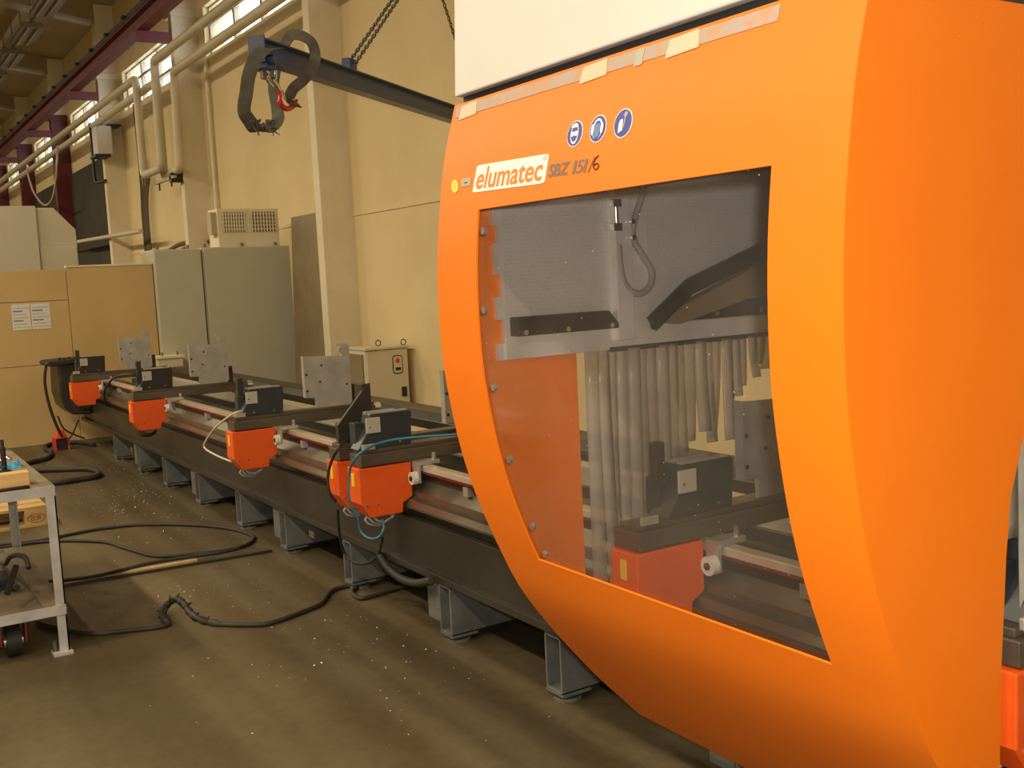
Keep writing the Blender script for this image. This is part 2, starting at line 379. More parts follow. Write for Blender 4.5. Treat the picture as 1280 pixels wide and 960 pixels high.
for x in range(-36, 8, 4):
    hall_lamp(x+.0, -3.2, 6.7, True, 1.35); hall_lamp(x+1., -9.6, 6.7, True, .5)
for i in range(12): hall_lamp(-12.6-2.35*i, 3.55, 6.5, False)
tag(B(-42, 3.53, 6.6, 2, 3.57, 6.64).build('lamp_trunking', 'lamp_body'), 'thin brown trunking carrying the switched-off lamps', 'trunking')

# ------------------------------------------------------------------ crane runway, pipes, things on the wall
cr = thing('crane_runway', 'dark red crane runway girder with black rail along the wall', 'crane rail', (-20, 4.2, 5.3))
MB().prism([(4.11, 5.66), (4.29, 5.66), (4.29, 5.635), (4.21, 5.63), (4.21, 5.45), (4.29, 5.445), (4.29, 5.42), (4.11, 5.42), (4.11, 5.445), (4.19, 5.45), (4.19, 5.63), (4.11, 5.635)], 'x', -43, -2).build('girder', 'red_steel', cr)
MB().box(-43, 4.10, 5.66, -2, 4.24, 5.74).build('rail', 'gap_black', cr)
for x in COLX[1:8]:
    MB().box(x-.16, 4.10, 5.28, x-.01, WY-.3, 5.42).build('bracket', 'red_steel', cr)
for i in range(34):
    MB().box(-42+1.2*i, 4.04, 5.69, -41.9+1.2*i, 4.12, 5.73).build('rail_clip', 'gap_black', cr)

def pipe_thing(name, label, path, r, m_='pipe_paint', n=12, cat='pipe', group=None):
    return tag(MB().tube(path, r, n).build(name, m_), label, cat, group)
def elbow(pts, r=.12, n=5):
    out = [Vector(pts[0])]
    for i in range(1, len(pts)-1):
        p = Vector(pts[i]); a = (Vector(pts[i-1])-p).normalized(); c = (Vector(pts[i+1])-p).normalized()
        for j in range(n+1):
            t = j/n; out.append(p+a*r*(1-t)**2+c*r*t**2)
    return out+[Vector(pts[-1])]
PY = 4.48
pipe_thing('heating_pipe', 'upper cream heating pipe with a drop loop beside the windows', elbow([(-2, PY-.09, 5.04), (-16.45, PY-.09, 5.04), (-16.5, PY-.09, 3.46), (-17.6, PY-.09, 3.46), (-17.6, PY-.09, 4.98), (-43, PY-.09, 4.98)]), .064)
pipe_thing('heating_pipe', 'lower cream heating pipe with a short bend at the column', elbow([(-2, PY+.05, 4.80), (-15.95, PY+.05, 4.80), (-16.0, PY+.05, 3.40), (-17.0, PY+.07, 3.38), (-17.0, PY+.07, 4.84), (-43, PY+.06, 4.84)]), .064)
pb = thing('pipe_bracket', 'small black bracket holding the bend of the heating pipes', 'bracket', (-16.2, 4.6, 3.3))
MB().box(-17.2, 4.44, 3.27, -16.1, 4.49, 3.31).build('arm', 'frame_paint', pb)
MB().box(-16.32, 4.44, 3.22, -16.22, 4.62, 3.36).build('wall_plate', 'black_plastic', pb)
for x in (-17.0, -16.3): MB().cyl((x, 4.465, 3.16), (x, 4.465, 3.28), .015, 6).build('bolt', 'black_plastic', pb)
pipe_thing('conduit_bar', 'thin level conduit pipe running from dark opening to cable bundle', [(-25.3, 4.56, 2.76), (-18.8, 4.56, 2.64)], .04)
for i, (x, r) in enumerate(((-20.1, .025), (-19.9, .02), (-19.7, .03), (-19.5, .02))):
    tag(MB().tube(smooth_path([(x+.25*(i % 2), WY-.06-.03*i, 5.0-.5*i), (x+.12, WY-.08, 3.6), (x, WY-.07-.02*i, 2.8), (x+.05*math.sin(i), WY-.06, 0)]), r, 6).build('wall_cable', 'cable_brown'), 'brown cable of the bundle running down the wall', 'cable', 'cable bundle on the wall')
pipe_thing('floor_cable', 'loose dark cable strung along the wall to tall cabinets', smooth_path([(-19.3, 4.92, 2.15), (-17.6, 4.88, 2.35), (-16.2, 4.93, 2.32), (-15.6, 4.96, 2.4)]), .035, 'cable_brown', 6, 'cable')
pipe_thing('conduit', 'slim white conduit running down the column with drop pipes', [(-15.75, 4.95, 5.0), (-15.75, 4.95, 0)], .03, 'column_paint', 8)
ht = thing('wall_heater', 'white box heater mounted high on cream column', 'heater', (-21.2, 4.55, 4.2))
MB().box(-21.39, 4.43, 4.20, -21.0, 4.72, 4.74).build('casing', 'heater_white', ht, .03)
MB().box(-21.45, 4.38, 4.16, -20.98, 4.66, 4.21).build('bracket', 'black_plastic', ht)
MB().box(-21.39, 4.64, 4.74, -21.0, 4.90, 4.77).build('top_bracket', 'black_plastic', ht)
MB().tube(elbow([(-21.8, 4.5, 4.9), (-21.8, 4.5, 3.75), (-21.35, 4.6, 3.75)]), .03, 6).build('feed_pipe', 'black_plastic', ht)
tag(MB().tube(smooth_path([at(72, 183, Y=4.48), at(71, 200, Y=4.38), at(70, 225, Y=4.36), at(65, 249, Y=4.36), at(55, 256, Y=4.36), at(42, 240, Y=4.36), at(35, 218, Y=4.36), at(34, 207, Y=4.48)]), .022, 6).build('hanging_hose', 'pipe_paint'), 'pale hose looped between the red steel columns', 'hose')

# ------------------------------------------------------------------ partition, booth, cabinets
PX = -12.35
pt = thing('partition_wall', 'beige board partition across the end of the bed', 'partition', (PX, 1.0, 0))
MB().box(PX-.06, -4.0, 0, PX-.015, 3.08, 1.86).build('frame', 'brown_board', pt)
for (y0, y1, z0, z1) in ((-1.6, 2.16, 0, .86), (-1.6, 2.16, .866, 1.55), (-1.6, 2.16, 1.556, 1.885), (2.166, 3.085, 0, 1.905), (-4.0, -1.606, 0, 1.885)):
    MB().box(PX-.02, y0, z0, PX, y1, z1).build('board', 'partition_board', pt, .002)
MB().box(PX-.08, 2.166, 1.905, PX+.01, 3.085, 1.925).build('top_edge', 'column_paint', pt)
nt_ = thing('wall_notice', 'two printed sheets pinned on the beige partition', 'notice', (PX+.004, 1.8, 1.2))
for y0, y1 in ((1.585, 1.765), (1.775, 1.965)):
    pg = MB().box(PX+.001, y0, 1.255, PX+.005, y1, 1.53).build('sheet', 'paper', nt_)
    for j in range(7):
        MB().box(PX+.005, y0+.012, 1.28+.034*j, PX+.0058, y1-.012-.03*(j % 3), 1.288+.034*j+(.006 if j in (2, 5) else 0)).build('print_line', 'ink' if j in (2, 5) else 'ink_grey', pg)
bo = thing('machine_booth', 'pale grey machine booth with sloped corner behind partition', 'machine', (-14, 1.6, 0))
MB().prism([(-1.5, 0), (2.53, 0), (2.52, 2.38), (2.29, 2.64), (-1.5, 2.65)], 'x', -16, -13.5).build('housing', 'booth_grey', bo, .01)
MB().box(-13.5, -1.5, 0, -13.46, 2.09, 2.66).build('front_sheet', 'booth_grey', bo, .006)
MB().box(-13.5, 2.1, 0, -13.488, 2.51, 2.18).build('corner_sheet', 'booth_grey', bo, .004)
tb = thing('tall_cabinet', 'wide grey-green switch cabinet next to leaning brown board', 'cabinet', (-12.6, 4.2, 0))
MB().box(-12.9, 3.66, 0, -12.33, 4.73, 2.08).build('body', 'cabinet_grey', tb, .008)
MB().box(-12.33, 3.675, .1, -12.30, 4.72, 2.07).build('door', 'cabinet_grey', tb, .006)
for y in (3.75, 4.2, 4.62): MB().cyl((-12.5, y, 2.07), (-12.5, y, 2.13), .018, 6).build('lifting_eye', 'chain_steel', tb)
tb2 = thing('tall_cabinet', 'narrow grey-green switch cabinet between partition and wide cabinet', 'cabinet', (-12.6, 3.4, 0))
MB().box(-12.9, 3.10, 0, -12.33, 3.645, 2.07).build('body', 'cabinet_grey', tb2, .008)
MB().box(-12.33, 3.11, .1, -12.30, 3.64, 2.06).build('door', 'cabinet_grey', tb2, .006)
for y in (3.2, 3.55): MB().cyl((-12.5, y, 2.06), (-12.5, y, 2.12), .018, 6).build('lifting_eye', 'chain_steel', tb2)
vt = thing('air_vent_unit', 'beige ventilation box with two slotted grilles on top of cabinet', 'vent', (-12.6, 4.3, 2.08))
MB().box(-12.88, 3.93, 2.08, -12.52, 4.69, 2.54).build('box', 'column_paint', vt, .008)
MB().box(-12.7, 3.86, 2.24, -12.54, 3.93, 2.50).build('side_grille', 'frame_paint', vt)
for (y0, y1) in ((3.99, 4.27), (4.34, 4.66)):
    g = MB().box(-12.522, y0, 2.26, -12.515, y1, 2.50).build('grille', 'grille_dark', vt)
    for j in range(9):
        yy = y0+.01+(y1-y0-.02)*j/8
        MB().box(-12.516, yy-.008, 2.26, -12.505, yy+.008, 2.50).build('slat', 'column_paint', g)
    for j in range(5): MB().box(-12.516, y0, 2.29+.045*j, -12.508, y1, 2.30+.045*j).build('slat', 'column_paint', g)
bb = tag(MB().hexa([(-12.12, 4.60, 0), (-11.22, 4.60, 0), (-11.22, 4.64, 0), (-12.12, 4.64, 0), (-12.12, 4.70, 2.40), (-11.22, 4.70, 2.40), (-11.22, 4.74, 2.40), (-12.12, 4.74, 2.40)]).build('leaning_board', 'brown_board', None, .004), 'tall brown board leaning between grey cabinet and column', 'board')
wc = thing('control_cabinet', 'beige control cabinet with switch emblem standing by the wall', 'cabinet', (-9.85, 4.7, 0))
MB().box(-10.12, 4.45, 0, -9.72, 4.93, .90).build('body', 'cabinet_beige', wc, .008)
MB().box(-9.72, 4.46, .1, -9.70, 4.92, .895).build('door', 'cabinet_beige', wc, .006)
MB().box(-10.10, 4.435, .30, -9.76, 4.45, .86).build('side_grille', 'brown_board', wc)
MB().box(-10.14, 4.44, .90, -9.68, 4.94, .925).build('lid', 'cabinet_beige', wc, .004)
for x, y in ((-9.74, 4.9), (-9.92, 4.7)):
    MB().tube([(x, y+.03*math.cos(a*pi/4), .955+.03*math.sin(a*pi/4)) for a in range(8)], .007, 6, True).build('lifting_eye', 'chain_steel', wc)
def rrect(cx, cy, wx, hy, r, n=4):
    out = []
    for (sx, sy, a0) in ((1, 1, 0), (-1, 1, 90), (-1, -1, 180), (1, -1, 270)):
        for i in range(n+1):
            a = math.radians(a0+90*i/n); out.append((cx+sx*(wx/2-r)+r*math.cos(a), cy+sy*(hy/2-r)+r*math.sin(a)))
    return out
em = MB().prism(rrect(4.80, .735, .115, .19, .035), 'x', -9.70, -9.694).build('emblem', 'black_plastic', wc)
MB().prism(rrect(4.80, .735, .098, .172, .03), 'x', -9.695, -9.692).build('emblem_face', 'cabinet_beige', em)
MB().prism([(4.80+(.032 if i % 2 else .018)*math.cos(i*pi/6), .775+(.032 if i % 2 else .018)*math.sin(i*pi/6)) for i in range(12)], 'x', -9.693, -9.688).build('emblem_star', 'sign_red', em)
MB().box(-9.693, 4.77, .675, -9.688, 4.83, .705).build('emblem_bar', 'black_plastic', em)
MB().box(-9.70, 4.83, .40, -9.685, 4.885, .50).build('door_lock', 'black_plastic', wc, .004)
sc = thing('small_cabinet', 'low beige cabinet with lid in front of grey cabinets', 'cabinet', (-12.15, 3.1, 0))
MB().box(-12.28, 2.99, 0, -12.05, 3.27, .84).build('body', 'cabinet_beige', sc, .006)
MB().box(-12.29, 2.975, .84, -12.03, 3.285, .87).build('lid', 'column_paint', sc, .004)
for y in (3.06, 3.23): MB().cyl((-12.12, y, .86), (-12.12, y, .91), .012, 6).build('lifting_eye', 'chain_steel', sc)

# ================================================================== MACHINE BED
BX0, BX1 = -12.0, 1.4
bed = thing('machine_bed', 'long dark steel machine bed carrying the clamp stations', 'machine bed', (-5.3, 2.6, 0))
MB().prism([(2.15, .26), (2.15, .50), (2.19, .50), (2.19, .56), (2.45, .56), (2.45, .26)], 'x', BX0, BX1).build('main_beam', 'bed_dark', bed, .003)
MB().box(BX0, 2.12, .262, BX1, 2.16, .295).build('bottom_flange', 'bed_dark', bed, .003)
MB().prism([(2.225, .665), (2.182, .618), (2.178, .596), (2.150, .586), (2.138, .560), (2.138, .550), (2.225, .550)], 'x', BX0, BX1).build('chip_guard', 'bed_bright', bed)
MB().box(BX0, 2.225, .56, BX1, 2.36, .715).build('rail_carrier', 'bed_dark', bed, .003)
fr_ = MB().box(BX0+.3, 2.20, .715, BX1, 2.25, .745).build('front_rail', 'rail_steel', bed, .004)
MB().box(BX0+.3, 2.196, .708, BX1, 2.201, .718).build('red_strip', 'rail_red', fr_)
MB().box(BX0+.3, 2.70, .66, BX1, 2.78, .745).build('rear_rail', 'rail_steel', bed, .003)
MB().box(BX0+.3, 2.40, .52, BX1, 3.10, .56).build('bed_deck', 'bed_bright', bed)
MB().box(BX0, 2.36, .66, BX1, 2.44, .70).build('centre_bar', 'bed_dark', bed, .003)
MB().box(BX0, 2.68, .56, BX1, 2.80, .66).build('rear_rail_carrier', 'bed_dark', bed)
MB().prism([(3.10, .26), (3.32, .26), (3.32, .745), (3.14, .745), (3.10, .70)], 'x', BX0, BX1).build('rear_beam', 'bed_dark', bed, .003)
x = BX0+.6
while x < BX1:
    MB().box(x, 2.195, .66, x+.04, 2.225, .70).build('rail_bracket', 'aluminium', bed)
    x += .94
FX = [-10.43, -9.5, -8.62, -7.70, -6.75, -5.93, -4.98, -3.93, -3.10, -2.1, -.9, .3]
for i, x in enumerate(FX):
    mb = MB(); a, b_, c, d, th = x-.105, x, .035, .255, .010
    mb.box(a, 2.13, c, b_, 3.34, c+th); mb.box(a, 2.13, d-th, b_, 3.34, d); mb.box(a, 2.13, c, a+th, 3.34, d); mb.box(b_-th, 2.13, c, b_, 3.34, d)
    ft = mb.build('foot_tube', 'feet_steel', bed, .003)
    MB().cyl((x-.05, 2.19, 0), (x-.05, 2.19, .012), .055, 16).build('levelling_pad', 'feet_steel', ft)
    MB().cyl((x-.05, 2.19, .01), (x-.05, 2.19, .045), .016, 8).build('levelling_bolt', 'bright_steel', ft)
    MB().box(x-.11, 2.13, .026, x+.005, 2.26, .036).build('pad_plate', 'feet_steel', ft)
    if i % 2: MB().box(x-.23, 2.14, .07, x-.12, 2.30, .26).build('side_gusset', 'feet_steel', ft, .003)
for (px_, py_) in ((390, 668), (165, 562)):
    p = at(px_, py_, Y=2.149); MB().box(p.x-.035, 2.145, p.z-.018, p.x+.035, 2.151, p.z+.018).build('yellow_plate', 'cable_brown', bed)
hs = MB().prism([(1.86, .92), (1.85, .60), (1.88, .46), (1.96, .38), (2.14, .36), (2.14, .92)], 'x', -12.02, -11.5).build('end_housing', 'bed_dark', bed, .02)
MB().prism([(1.75, .90), (1.74, .92), (1.76, .945), (2.12, .955), (2.12, .92), (1.80, .89)], 'x', -11.9, -11.45).build('cable_arm', 'rubber', hs, .01)
for j, y in enumerate((1.88, 1.92, 1.97, 2.02)): MB().cyl((-11.5, y, .93), (-11.5, y, .975-.01*(j % 2)), .014, 6).build('connector', 'black_plastic', hs)

# hoses on the bed foot
pts = [at(q[0], q[1], Y=2.10) for q in ((474, 693), (479, 702), (486, 711), (495, 719), (505, 725), (521, 729), (539, 726))]
sp = smooth_path(pts, 14)
tag(MB().tube(sp, [.018+(.003 if i % 2 else -.002) for i in range(len(sp))], 8).build('corrugated_hose', 'hose_black'), 'grey ribbed hose sagging between two bed feet', 'hose')

# ================================================================== CLAMP STATIONS
# drawn in local axes: x 0 is the station's right face, y and z as in the hall
def station(kind):
    t = thing('clamp_station', '', 'clamp', (0, 2.2, .75))
    W = .125
    box = MB().prism([(1.875, .76), (1.875, .60), (1.925, .53), (2.085, .53), (2.09, .575), (2.14, .60), (2.14, .76)], 'x', -W, 0).build('orange_box', 'orange_box', t, .005)
    for y, z in ((1.905, .59), (1.96, .59)): MB().cyl((-.001, y, z), (.004, y, z), .0055, 8).build('screw', 'bright_steel', box)
    MB().box(-W+.05, 1.871, .675, -W+.075, 1.876, .735).build('sticker', 'yellow_label', box)
    cbm = MB().box(-W, 1.89, .765, -.003, 2.80, .822).build('cross_beam', 'crossbeam_steel', t, .004)
    MB().box(-W+.02, 1.90, .822, -.02, 2.80, .842).build('slide_bar', 'crossbeam_steel', cbm, .003)
    MB().cyl((-.06, 2.80, .80), (-.06, 2.85, .80), .034, 12).build('end_cap', 'bright_steel', cbm)
    car = MB().prism([(2.142, .665), (2.158, .665), (2.158, .7465), (2.26, .7465), (2.26, .765), (2.142, .765)], 'x', -W+.13, .06).build('carriage', 'aluminium', t, .002)
    MB().cyl((.04, 2.115, .69), (.04, 2.142, .69), .030, 16).build('roller', 'wheel_white', car)
    MB().cyl((.04, 2.11, .69), (.04, 2.116, .69), .012, 8).build('roller_bolt', 'black_plastic', car)
    MB().cyl((.045, 2.235, .764), (.045, 2.235, .80), .012, 8).build('stud', 'bright_steel', car)
    MB().box(-W, 2.69, .748, .04, 2.79, .765).build('rear_carriage', 'aluminium', t, .003)
    if kind != 'gusset':
        h = MB().prism([(1.93, .842), (2.20, .842), (2.21, .995), (2.195, 1.0), (2.0, 1.0), (1.985, .93)], 'x', -.10, -.015).build('clamp_housing', 'housing_blue' if kind == 'std' else 'interior_dark', t, .004)
        MB().box(-.09, 2.0, 1.0, -.06, 2.15, 1.007).build('top_strip', 'aluminium', h)
        MB().box(-.045, 2.0, 1.0, -.02, 2.19, 1.006).build('top_strip', 'aluminium', h)
        MB().box(-.016, 1.975, .915, -.006, 2.045, .985).build('switch_plate', 'plate_grey', h, .002)
        MB().cyl((-.007, 1.99, .945), (-.002, 1.99, .945), .005, 6).build('switch_screw', 'bright_steel', h)
        MB().box(-.012, 1.90, .842, .0, 1.965, .868).build('stop_block', 'aluminium', t, .003)
        for y in (2.02, 2.14): MB().cyl((-.016, y, .862), (-.010, y, .862), .006, 6).build('screw', 'bright_steel', h)
        MB().box(-.12, 1.955, .842, -.085, 1.99, 1.065).build('post', 'bed_dark', t, .003)
        MB().box(-.13, 1.945, .842, -.07, 1.985, .96).build('jaw', 'housing_blue', t, .003)
    else:
        MB().prism([(1.905, .842), (1.905, .93), (2.06, 1.10), (2.085, 1.115), (2.085, .842)], 'x', -.05, -.03).build('gusset', 'bed_dark', t, .002)
        MB().box(-.12, 2.04, .842, -.034, 2.075, 1.112).build('post', 'bed_dark', t, .003)
        MB().box(-.12, 1.93, .842, -.055, 2.06, .93).build('clamp_block', 'housing_blue', t, .003)
    pl = MB().prism([(2.36, 1.16), (2.36, .91), (2.42, .905), (2.42, .842), (2.645, .842), (2.66, .86), (2.66, 1.205), (2.645, 1.222), (2.57, 1.225), (2.57, 1.216), (2.60, 1.212), (2.60, 1.196), (2.588, 1.196), (2.588, 1.175), (2.605, 1.17), (2.605, 1.15), (2.50, 1.155)], 'x', -.055, -.037).build('stop_plate', 'plate_alu', t, .001)
    MB().box(-.075, 2.355, .91, -.037, 2.362, 1.163).build('plate_edge', 'plate_alu', pl)
    for y, z in ((2.47, 1.10), (2.455, 1.0), (2.37, 1.05), (2.37, .95), (2.63, .97)): MB().cyl((-.038, y, z), (-.0362, y, z), .008, 8).build('hole', 'black_plastic', pl)
    MB().box(-.12, 2.62, .842, -.058, 2.70, .965).build('end_block', 'bed_dark', t, .003)
    mb = MB()
    for j in range(3):
        mb.tube([(-.02-.03*j+.008*math.sin(3*a), 1.995+.05*math.cos(a*pi/6)*(1+.15*j), .535-.014*j+.035*math.sin(a*pi/6)) for a in range(12)], .0055, 5, True)
    mb.build('cable_loop', 'cable_grey' if kind != 'far' else 'rubber', t)
    return t
s_std = station('std'); s_gus = station('gusset'); s_far = station('far')
def place(src, x, dy, label, first=False):
    o = src if first else copy_tree(src)
    o.location = (x, 2.2+dy, .75); o['label'] = label; o['group'] = 'clamp stations on the bed'; return o
def hide_part(o, names):
    for ch in list(o.children):
        if ch.name.split('.')[0] in names:
            for g in list(ch.children): bpy.data.objects.remove(g)
            bpy.data.objects.remove(ch)
place(s_std, -4.306, .03, 'orange-boxed clamp station with a long blue cable beside the orange cover', True)
place(s_gus, -4.56, .035, 'orange-boxed clamp station with black triangular gusset behind blue-cabled station', True)
place(s_std, -6.0, .0, 'orange-boxed clamp station with pale cable arching at its front')
place(s_far, -8.36, -.025, 'orange-boxed clamp station level with low beige cabinet', True)
place(s_far, -10.79, -.03, 'orange-boxed clamp station at the far end beside black end housing')
s6 = place(s_std, -2.36, .033, 'orange-boxed clamp station seen through the cover window')
place(s_std, -1.175, .03, 'orange-boxed clamp station under the open right side of cover')
for ch in s6.children:
    if ch.name.split('.')[0] in ('clamp_housing', 'post', 'jaw'): ch.location.y = .08
for ch in s_std.children:
    if ch.name.split('.')[0] in ('clamp_housing', 'post', 'jaw'): ch.location.y = -.045
hide_part(s_std, ['post'])
# the gusset station shows no plate of its own between its neighbours
hide_part(s_gus, ['stop_plate', 'end_block'])

def cable(name, label, px_pts, plane, r, m_, n=6, sm=6, cat='cable', group=None):
    pts = [at(q[0], q[1], **plane) for q in px_pts]
    return tag(MB().tube(smooth_path(pts, sm), r, n).build(name, m_), label, cat, group)
p0 = [at(437, 590, Y=1.87), at(436, 618, Y=1.86), at(440, 634, Y=1.87), at(447, 646, Y=1.89)]
top = [Vector((-3.75, 2.62, .90)), Vector((-4.0, 2.30, .905)), at(505, 548, Y=2.08), at(475, 554, Y=1.98), at(455, 563, Y=1.90), at(443, 575, Y=1.865)]
tag(MB().tube(smooth_path(top+p0), .0058, 6).build('air_line', 'cable_blue'), 'blue air line arching over the front clamp station', 'cable')
tag(MB().tube(smooth_path([at(455, 541, X=-4.56), at(440, 547, X=-4.62), at(425, 558, Y=1.90), at(415, 575, Y=1.88), at(410, 595, Y=1.87), at(412, 615, Y=1.87), at(420, 627, Y=1.9)]), .0075, 6).build('air_line', 'rubber'), 'black cable bowing out from the gusset clamp station', 'cable')
tag(MB().tube(smooth_path([at(303, 514, X=-6.02), at(292, 517, Y=1.90), at(272, 532, Y=1.86), at(258, 550, Y=1.85), at(256, 560, Y=1.85), at(270, 569, Y=1.86), at(289, 577, Y=1.88)]), .0068, 6).build('air_line', 'cable_white'), 'pale cable arching from the middle clamp station', 'cable')
tag(MB().tube(smooth_path([at(170, 470, X=-8.4), at(160, 468, X=-8.5), at(143, 472, Y=1.95), at(132, 485, Y=1.9), at(131, 500, Y=1.92), at(138, 505, Y=2.1)]), .010, 6).build('air_line', 'rubber'), 'black cable arching beside the far beige cabinet station', 'cable')
tag(MB().tube(smooth_path([at(422, 636, Y=1.93), at(424, 665, Y=1.98), at(430, 690, Y=2.03), at(442, 702, Y=2.05), at(458, 704, Y=2.07), at(472, 694, Y=2.09), at(478, 672, Y=2.10)]), .0075, 6).build('hanging_cable', 'rubber'), 'black cable hanging in a loop below two orange boxes', 'cable')
tag(MB().tube(smooth_path([at(448, 648, Y=1.92), at(451, 664, Y=1.93), at(462, 673, Y=1.94), at(474, 671, Y=1.96), at(480, 660, Y=1.98), at(478, 650, Y=2.0)]), .006, 6).build('hanging_cable', 'cable_blue'), 'thin blue cable hanging in a loop below front orange box', 'cable')
# black cables drooping from the end housing
for i, (pp, lab) in enumerate((([(58, 455), (56, 478), (62, 508), (72, 535), (78, 546)], 'black cable dropping from end housing to red socket'), ([(72, 520), (80, 536), (95, 544), (106, 548)], 'thin black cable sagging under the end housing'), ([(98, 525), (92, 540), (84, 552)], 'short black cable slanting to the red socket'))):
    ptt = [at(a, b_, X=-11.62) for a, b_ in pp]
    tag(MB().tube(smooth_path(ptt), .016 if i == 0 else .009, 6).build('drop_cable', 'rubber'), lab, 'cable')

# ================================================================== MACHINING GANTRY WITH ORANGE COVER
XA, XB = -2.60, -1.19
PROF = [(1.511, 2.075), (1.469, 1.925), (1.443, 1.772), (1.429, 1.636), (1.425, 1.488), (1.431, 1.352), (1.447, 1.235), (1.470, 1.118), (1.502, 1.003), (1.542, .895), (1.582, .802), (1.651, .662), (1.762, .507), (1.903, .338), (2.090, .144)]
def prof(z):
    ps = PROF
    if z >= ps[0][1]: a, b_ = ps[0], ps[1]; i = 0
    else:
        i = 0
        while i < len(ps)-2 and ps[i+1][1] > z: i += 1
    p0_, p1_, p2_, p3_ = ps[max(i-1, 0)], ps[i], ps[i+1], ps[min(i+2, len(ps)-1)]
    def sl(a, c): return (c[0]-a[0])/(c[1]-a[1])
    m1 = sl(p0_, p2_) if i else sl(p1_, p2_); m2 = sl(p1_, p3_) if i+3 <= len(ps)-1 else sl(p1_, p2_)
    h = p2_[1]-p1_[1]; t = (z-p1_[1])/h
    return (2*t**3-3*t*t+1)*p1_[0]+(t**3-2*t*t+t)*h*m1+(-2*t**3+3*t*t)*p2_[0]+(t**3-t*t)*h*m2
def surf(x, z, off=0.):
    s = (prof(z+.01)-prof(z-.01))/.02; n = Vector((0, -1, s)).normalized()
    return Vector((x, prof(z), z))+n*off
def onsurf(x, y):
    z = 1.6
    for _ in range(40):
        Yg = prof(z); z = at(x, y, Y=Yg).z
    return at(x, y, Y=prof(z))
gan = thing('machining_gantry', 'big orange machine cover with white hood and window over the bed', 'machine', (-1.9, 2.4, .14))
WX0, WX1, WZ_0, WZ_1 = -2.39, -1.36, .805, 1.772
zs = sorted(set([.144+(2.075-.144)*i/44 for i in range(45)]+[WZ_0, WZ_1]))
xs = [XA, WX0, WX1, XB]
mb = MB(); TH = .006
vs = []; idx = {}
for k, off in enumerate((0, -TH)):
    for i, x in enumerate(xs):
        for j, z in enumerate(zs):
            idx[(k, i, j)] = len(vs); p = surf(x, z, off); vs.append(p)
fs = []
nz2 = len(zs)
def cell(i, j): return not (i == 1 and WZ_0-1e-6 <= zs[j] and zs[j+1] <= WZ_1+1e-6)
for i in range(3):
    for j in range(nz2-1):
        if cell(i, j):
            fs.append([idx[(0, i, j)], idx[(0, i+1, j)], idx[(0, i+1, j+1)], idx[(0, i, j+1)]])
            fs.append([idx[(1, i, j)], idx[(1, i, j+1)], idx[(1, i+1, j+1)], idx[(1, i+1, j)]])
def edge(i0, j0, i1, j1): fs.append([idx[(0, i0, j0)], idx[(0, i1, j1)], idx[(1, i1, j1)], idx[(1, i0, j0)]])
j0 = zs.index(WZ_0); j1 = zs.index(WZ_1)
for j in range(nz2-1): edge(0, j, 0, j+1); edge(3, j, 3, j+1)
for i in range(3): edge(i, 0, i+1, 0); edge(i, nz2-1, i+1, nz2-1)
for j in range(j0, j1): edge(1, j, 1, j+1); edge(2, j, 2, j+1)
edge(1, j0, 2, j0); edge(1, j1, 2, j1)
mb.add(vs, fs, True)
fp = mb.build('front_cover', 'cover_orange', gan)
es = fp.modifiers.new('edge', 'EDGE_SPLIT'); es.split_angle = math.radians(35)
# window pane, curved, set behind the cut-out
mb = MB(); pz = [WZ_0-.03+(WZ_1-WZ_0+.06)*i/28 for i in range(29)]
v_ = [surf(x, z, -.007-d) for d in (0, .004) for x in (WX0-.03, WX1+.03) for z in pz]; n = len(pz)
f_ = []
for i in range(n-1):
    f_ += [[i, n+i, n+i+1, i+1], [2*n+i, 2*n+i+1, 3*n+i+1, 3*n+i]]
mb.add(v_, f_, True); mb.build('window_pane', 'cover_pane', gan)
# side cover on the right: profile to the opening
def side_outline(opening):
    out = [(prof(z)+.0005, z) for z in [2.06]+[q for q in zs[::-1] if q < 2.055]]
    return out+opening
op = [(2.09, .144), (1.868, .55), (1.872, .75), (1.89, 1.0), (1.905, 1.12), (1.95, 1.235), (2.03, 1.31), (2.15, 1.35), (3.1, 1.36), (3.35, 1.36), (3.35, 2.06)]
MB().prism([q for q in side_outline([]) if q[1] > .54]+[(1.868, .545)]+op[1:], 'x', XB-.015, XB+.0015).build('side_cover', 'cover_orange', gan)
lowz = [q for q in side_outline([]) if q[1] <= .60]
MB().prism(lowz+[(2.10, .144), (2.10, .30), (1.868, .55), (1.866, .60)], 'x', XB-.015, XB+.0008).build('side_cover_foot', 'cover_orange', gan)
# left end wall, its inner liners and opening
op2 = [(1.885, .55), (1.885, 1.36), (3.1, 1.36), (3.35, 1.36), (3.35, 2.06)]
MB().prism([q for q in side_outline([]) if q[1] > .54]+op2, 'x', XA+.001, XA+.014).build('left_end_wall', 'cover_orange', gan)
EX = XA+.02
def epoly(pp, x=EX): return [(at(a, b_, X=x).y, at(a, b_, X=x).z) for a, b_ in pp]
MB().prism([(1.63, 1.352), (1.63, 2.03), (1.60, 2.03), (1.60, 1.78), (1.602, 1.74), (1.615, 1.74), (1.615, 1.69), (1.60, 1.69), (1.60, 1.60), (1.622, 1.60), (1.622, 1.535), (1.60, 1.535), (1.60, 1.47), (1.622, 1.47), (1.622, 1.40), (1.598, 1.40), (1.598, 1.352)], 'x', EX-.006, EX+.006).build('notched_liner', 'interior_steel', gan)
MB().box(EX-.006, 1.628, 1.42, EX+.003, 2.03, 2.03).build('perforated_liner', 'perforated_steel', gan)
MB().box(EX-.006, 2.155, 1.42, EX+.003, 3.3, 2.03).build('perforated_liner', 'perforated_steel', gan)
post = MB().box(EX-.004, 2.02, 1.38, EX+.035, 2.085, 2.03).build('liner_post', 'interior_steel', gan, .003)
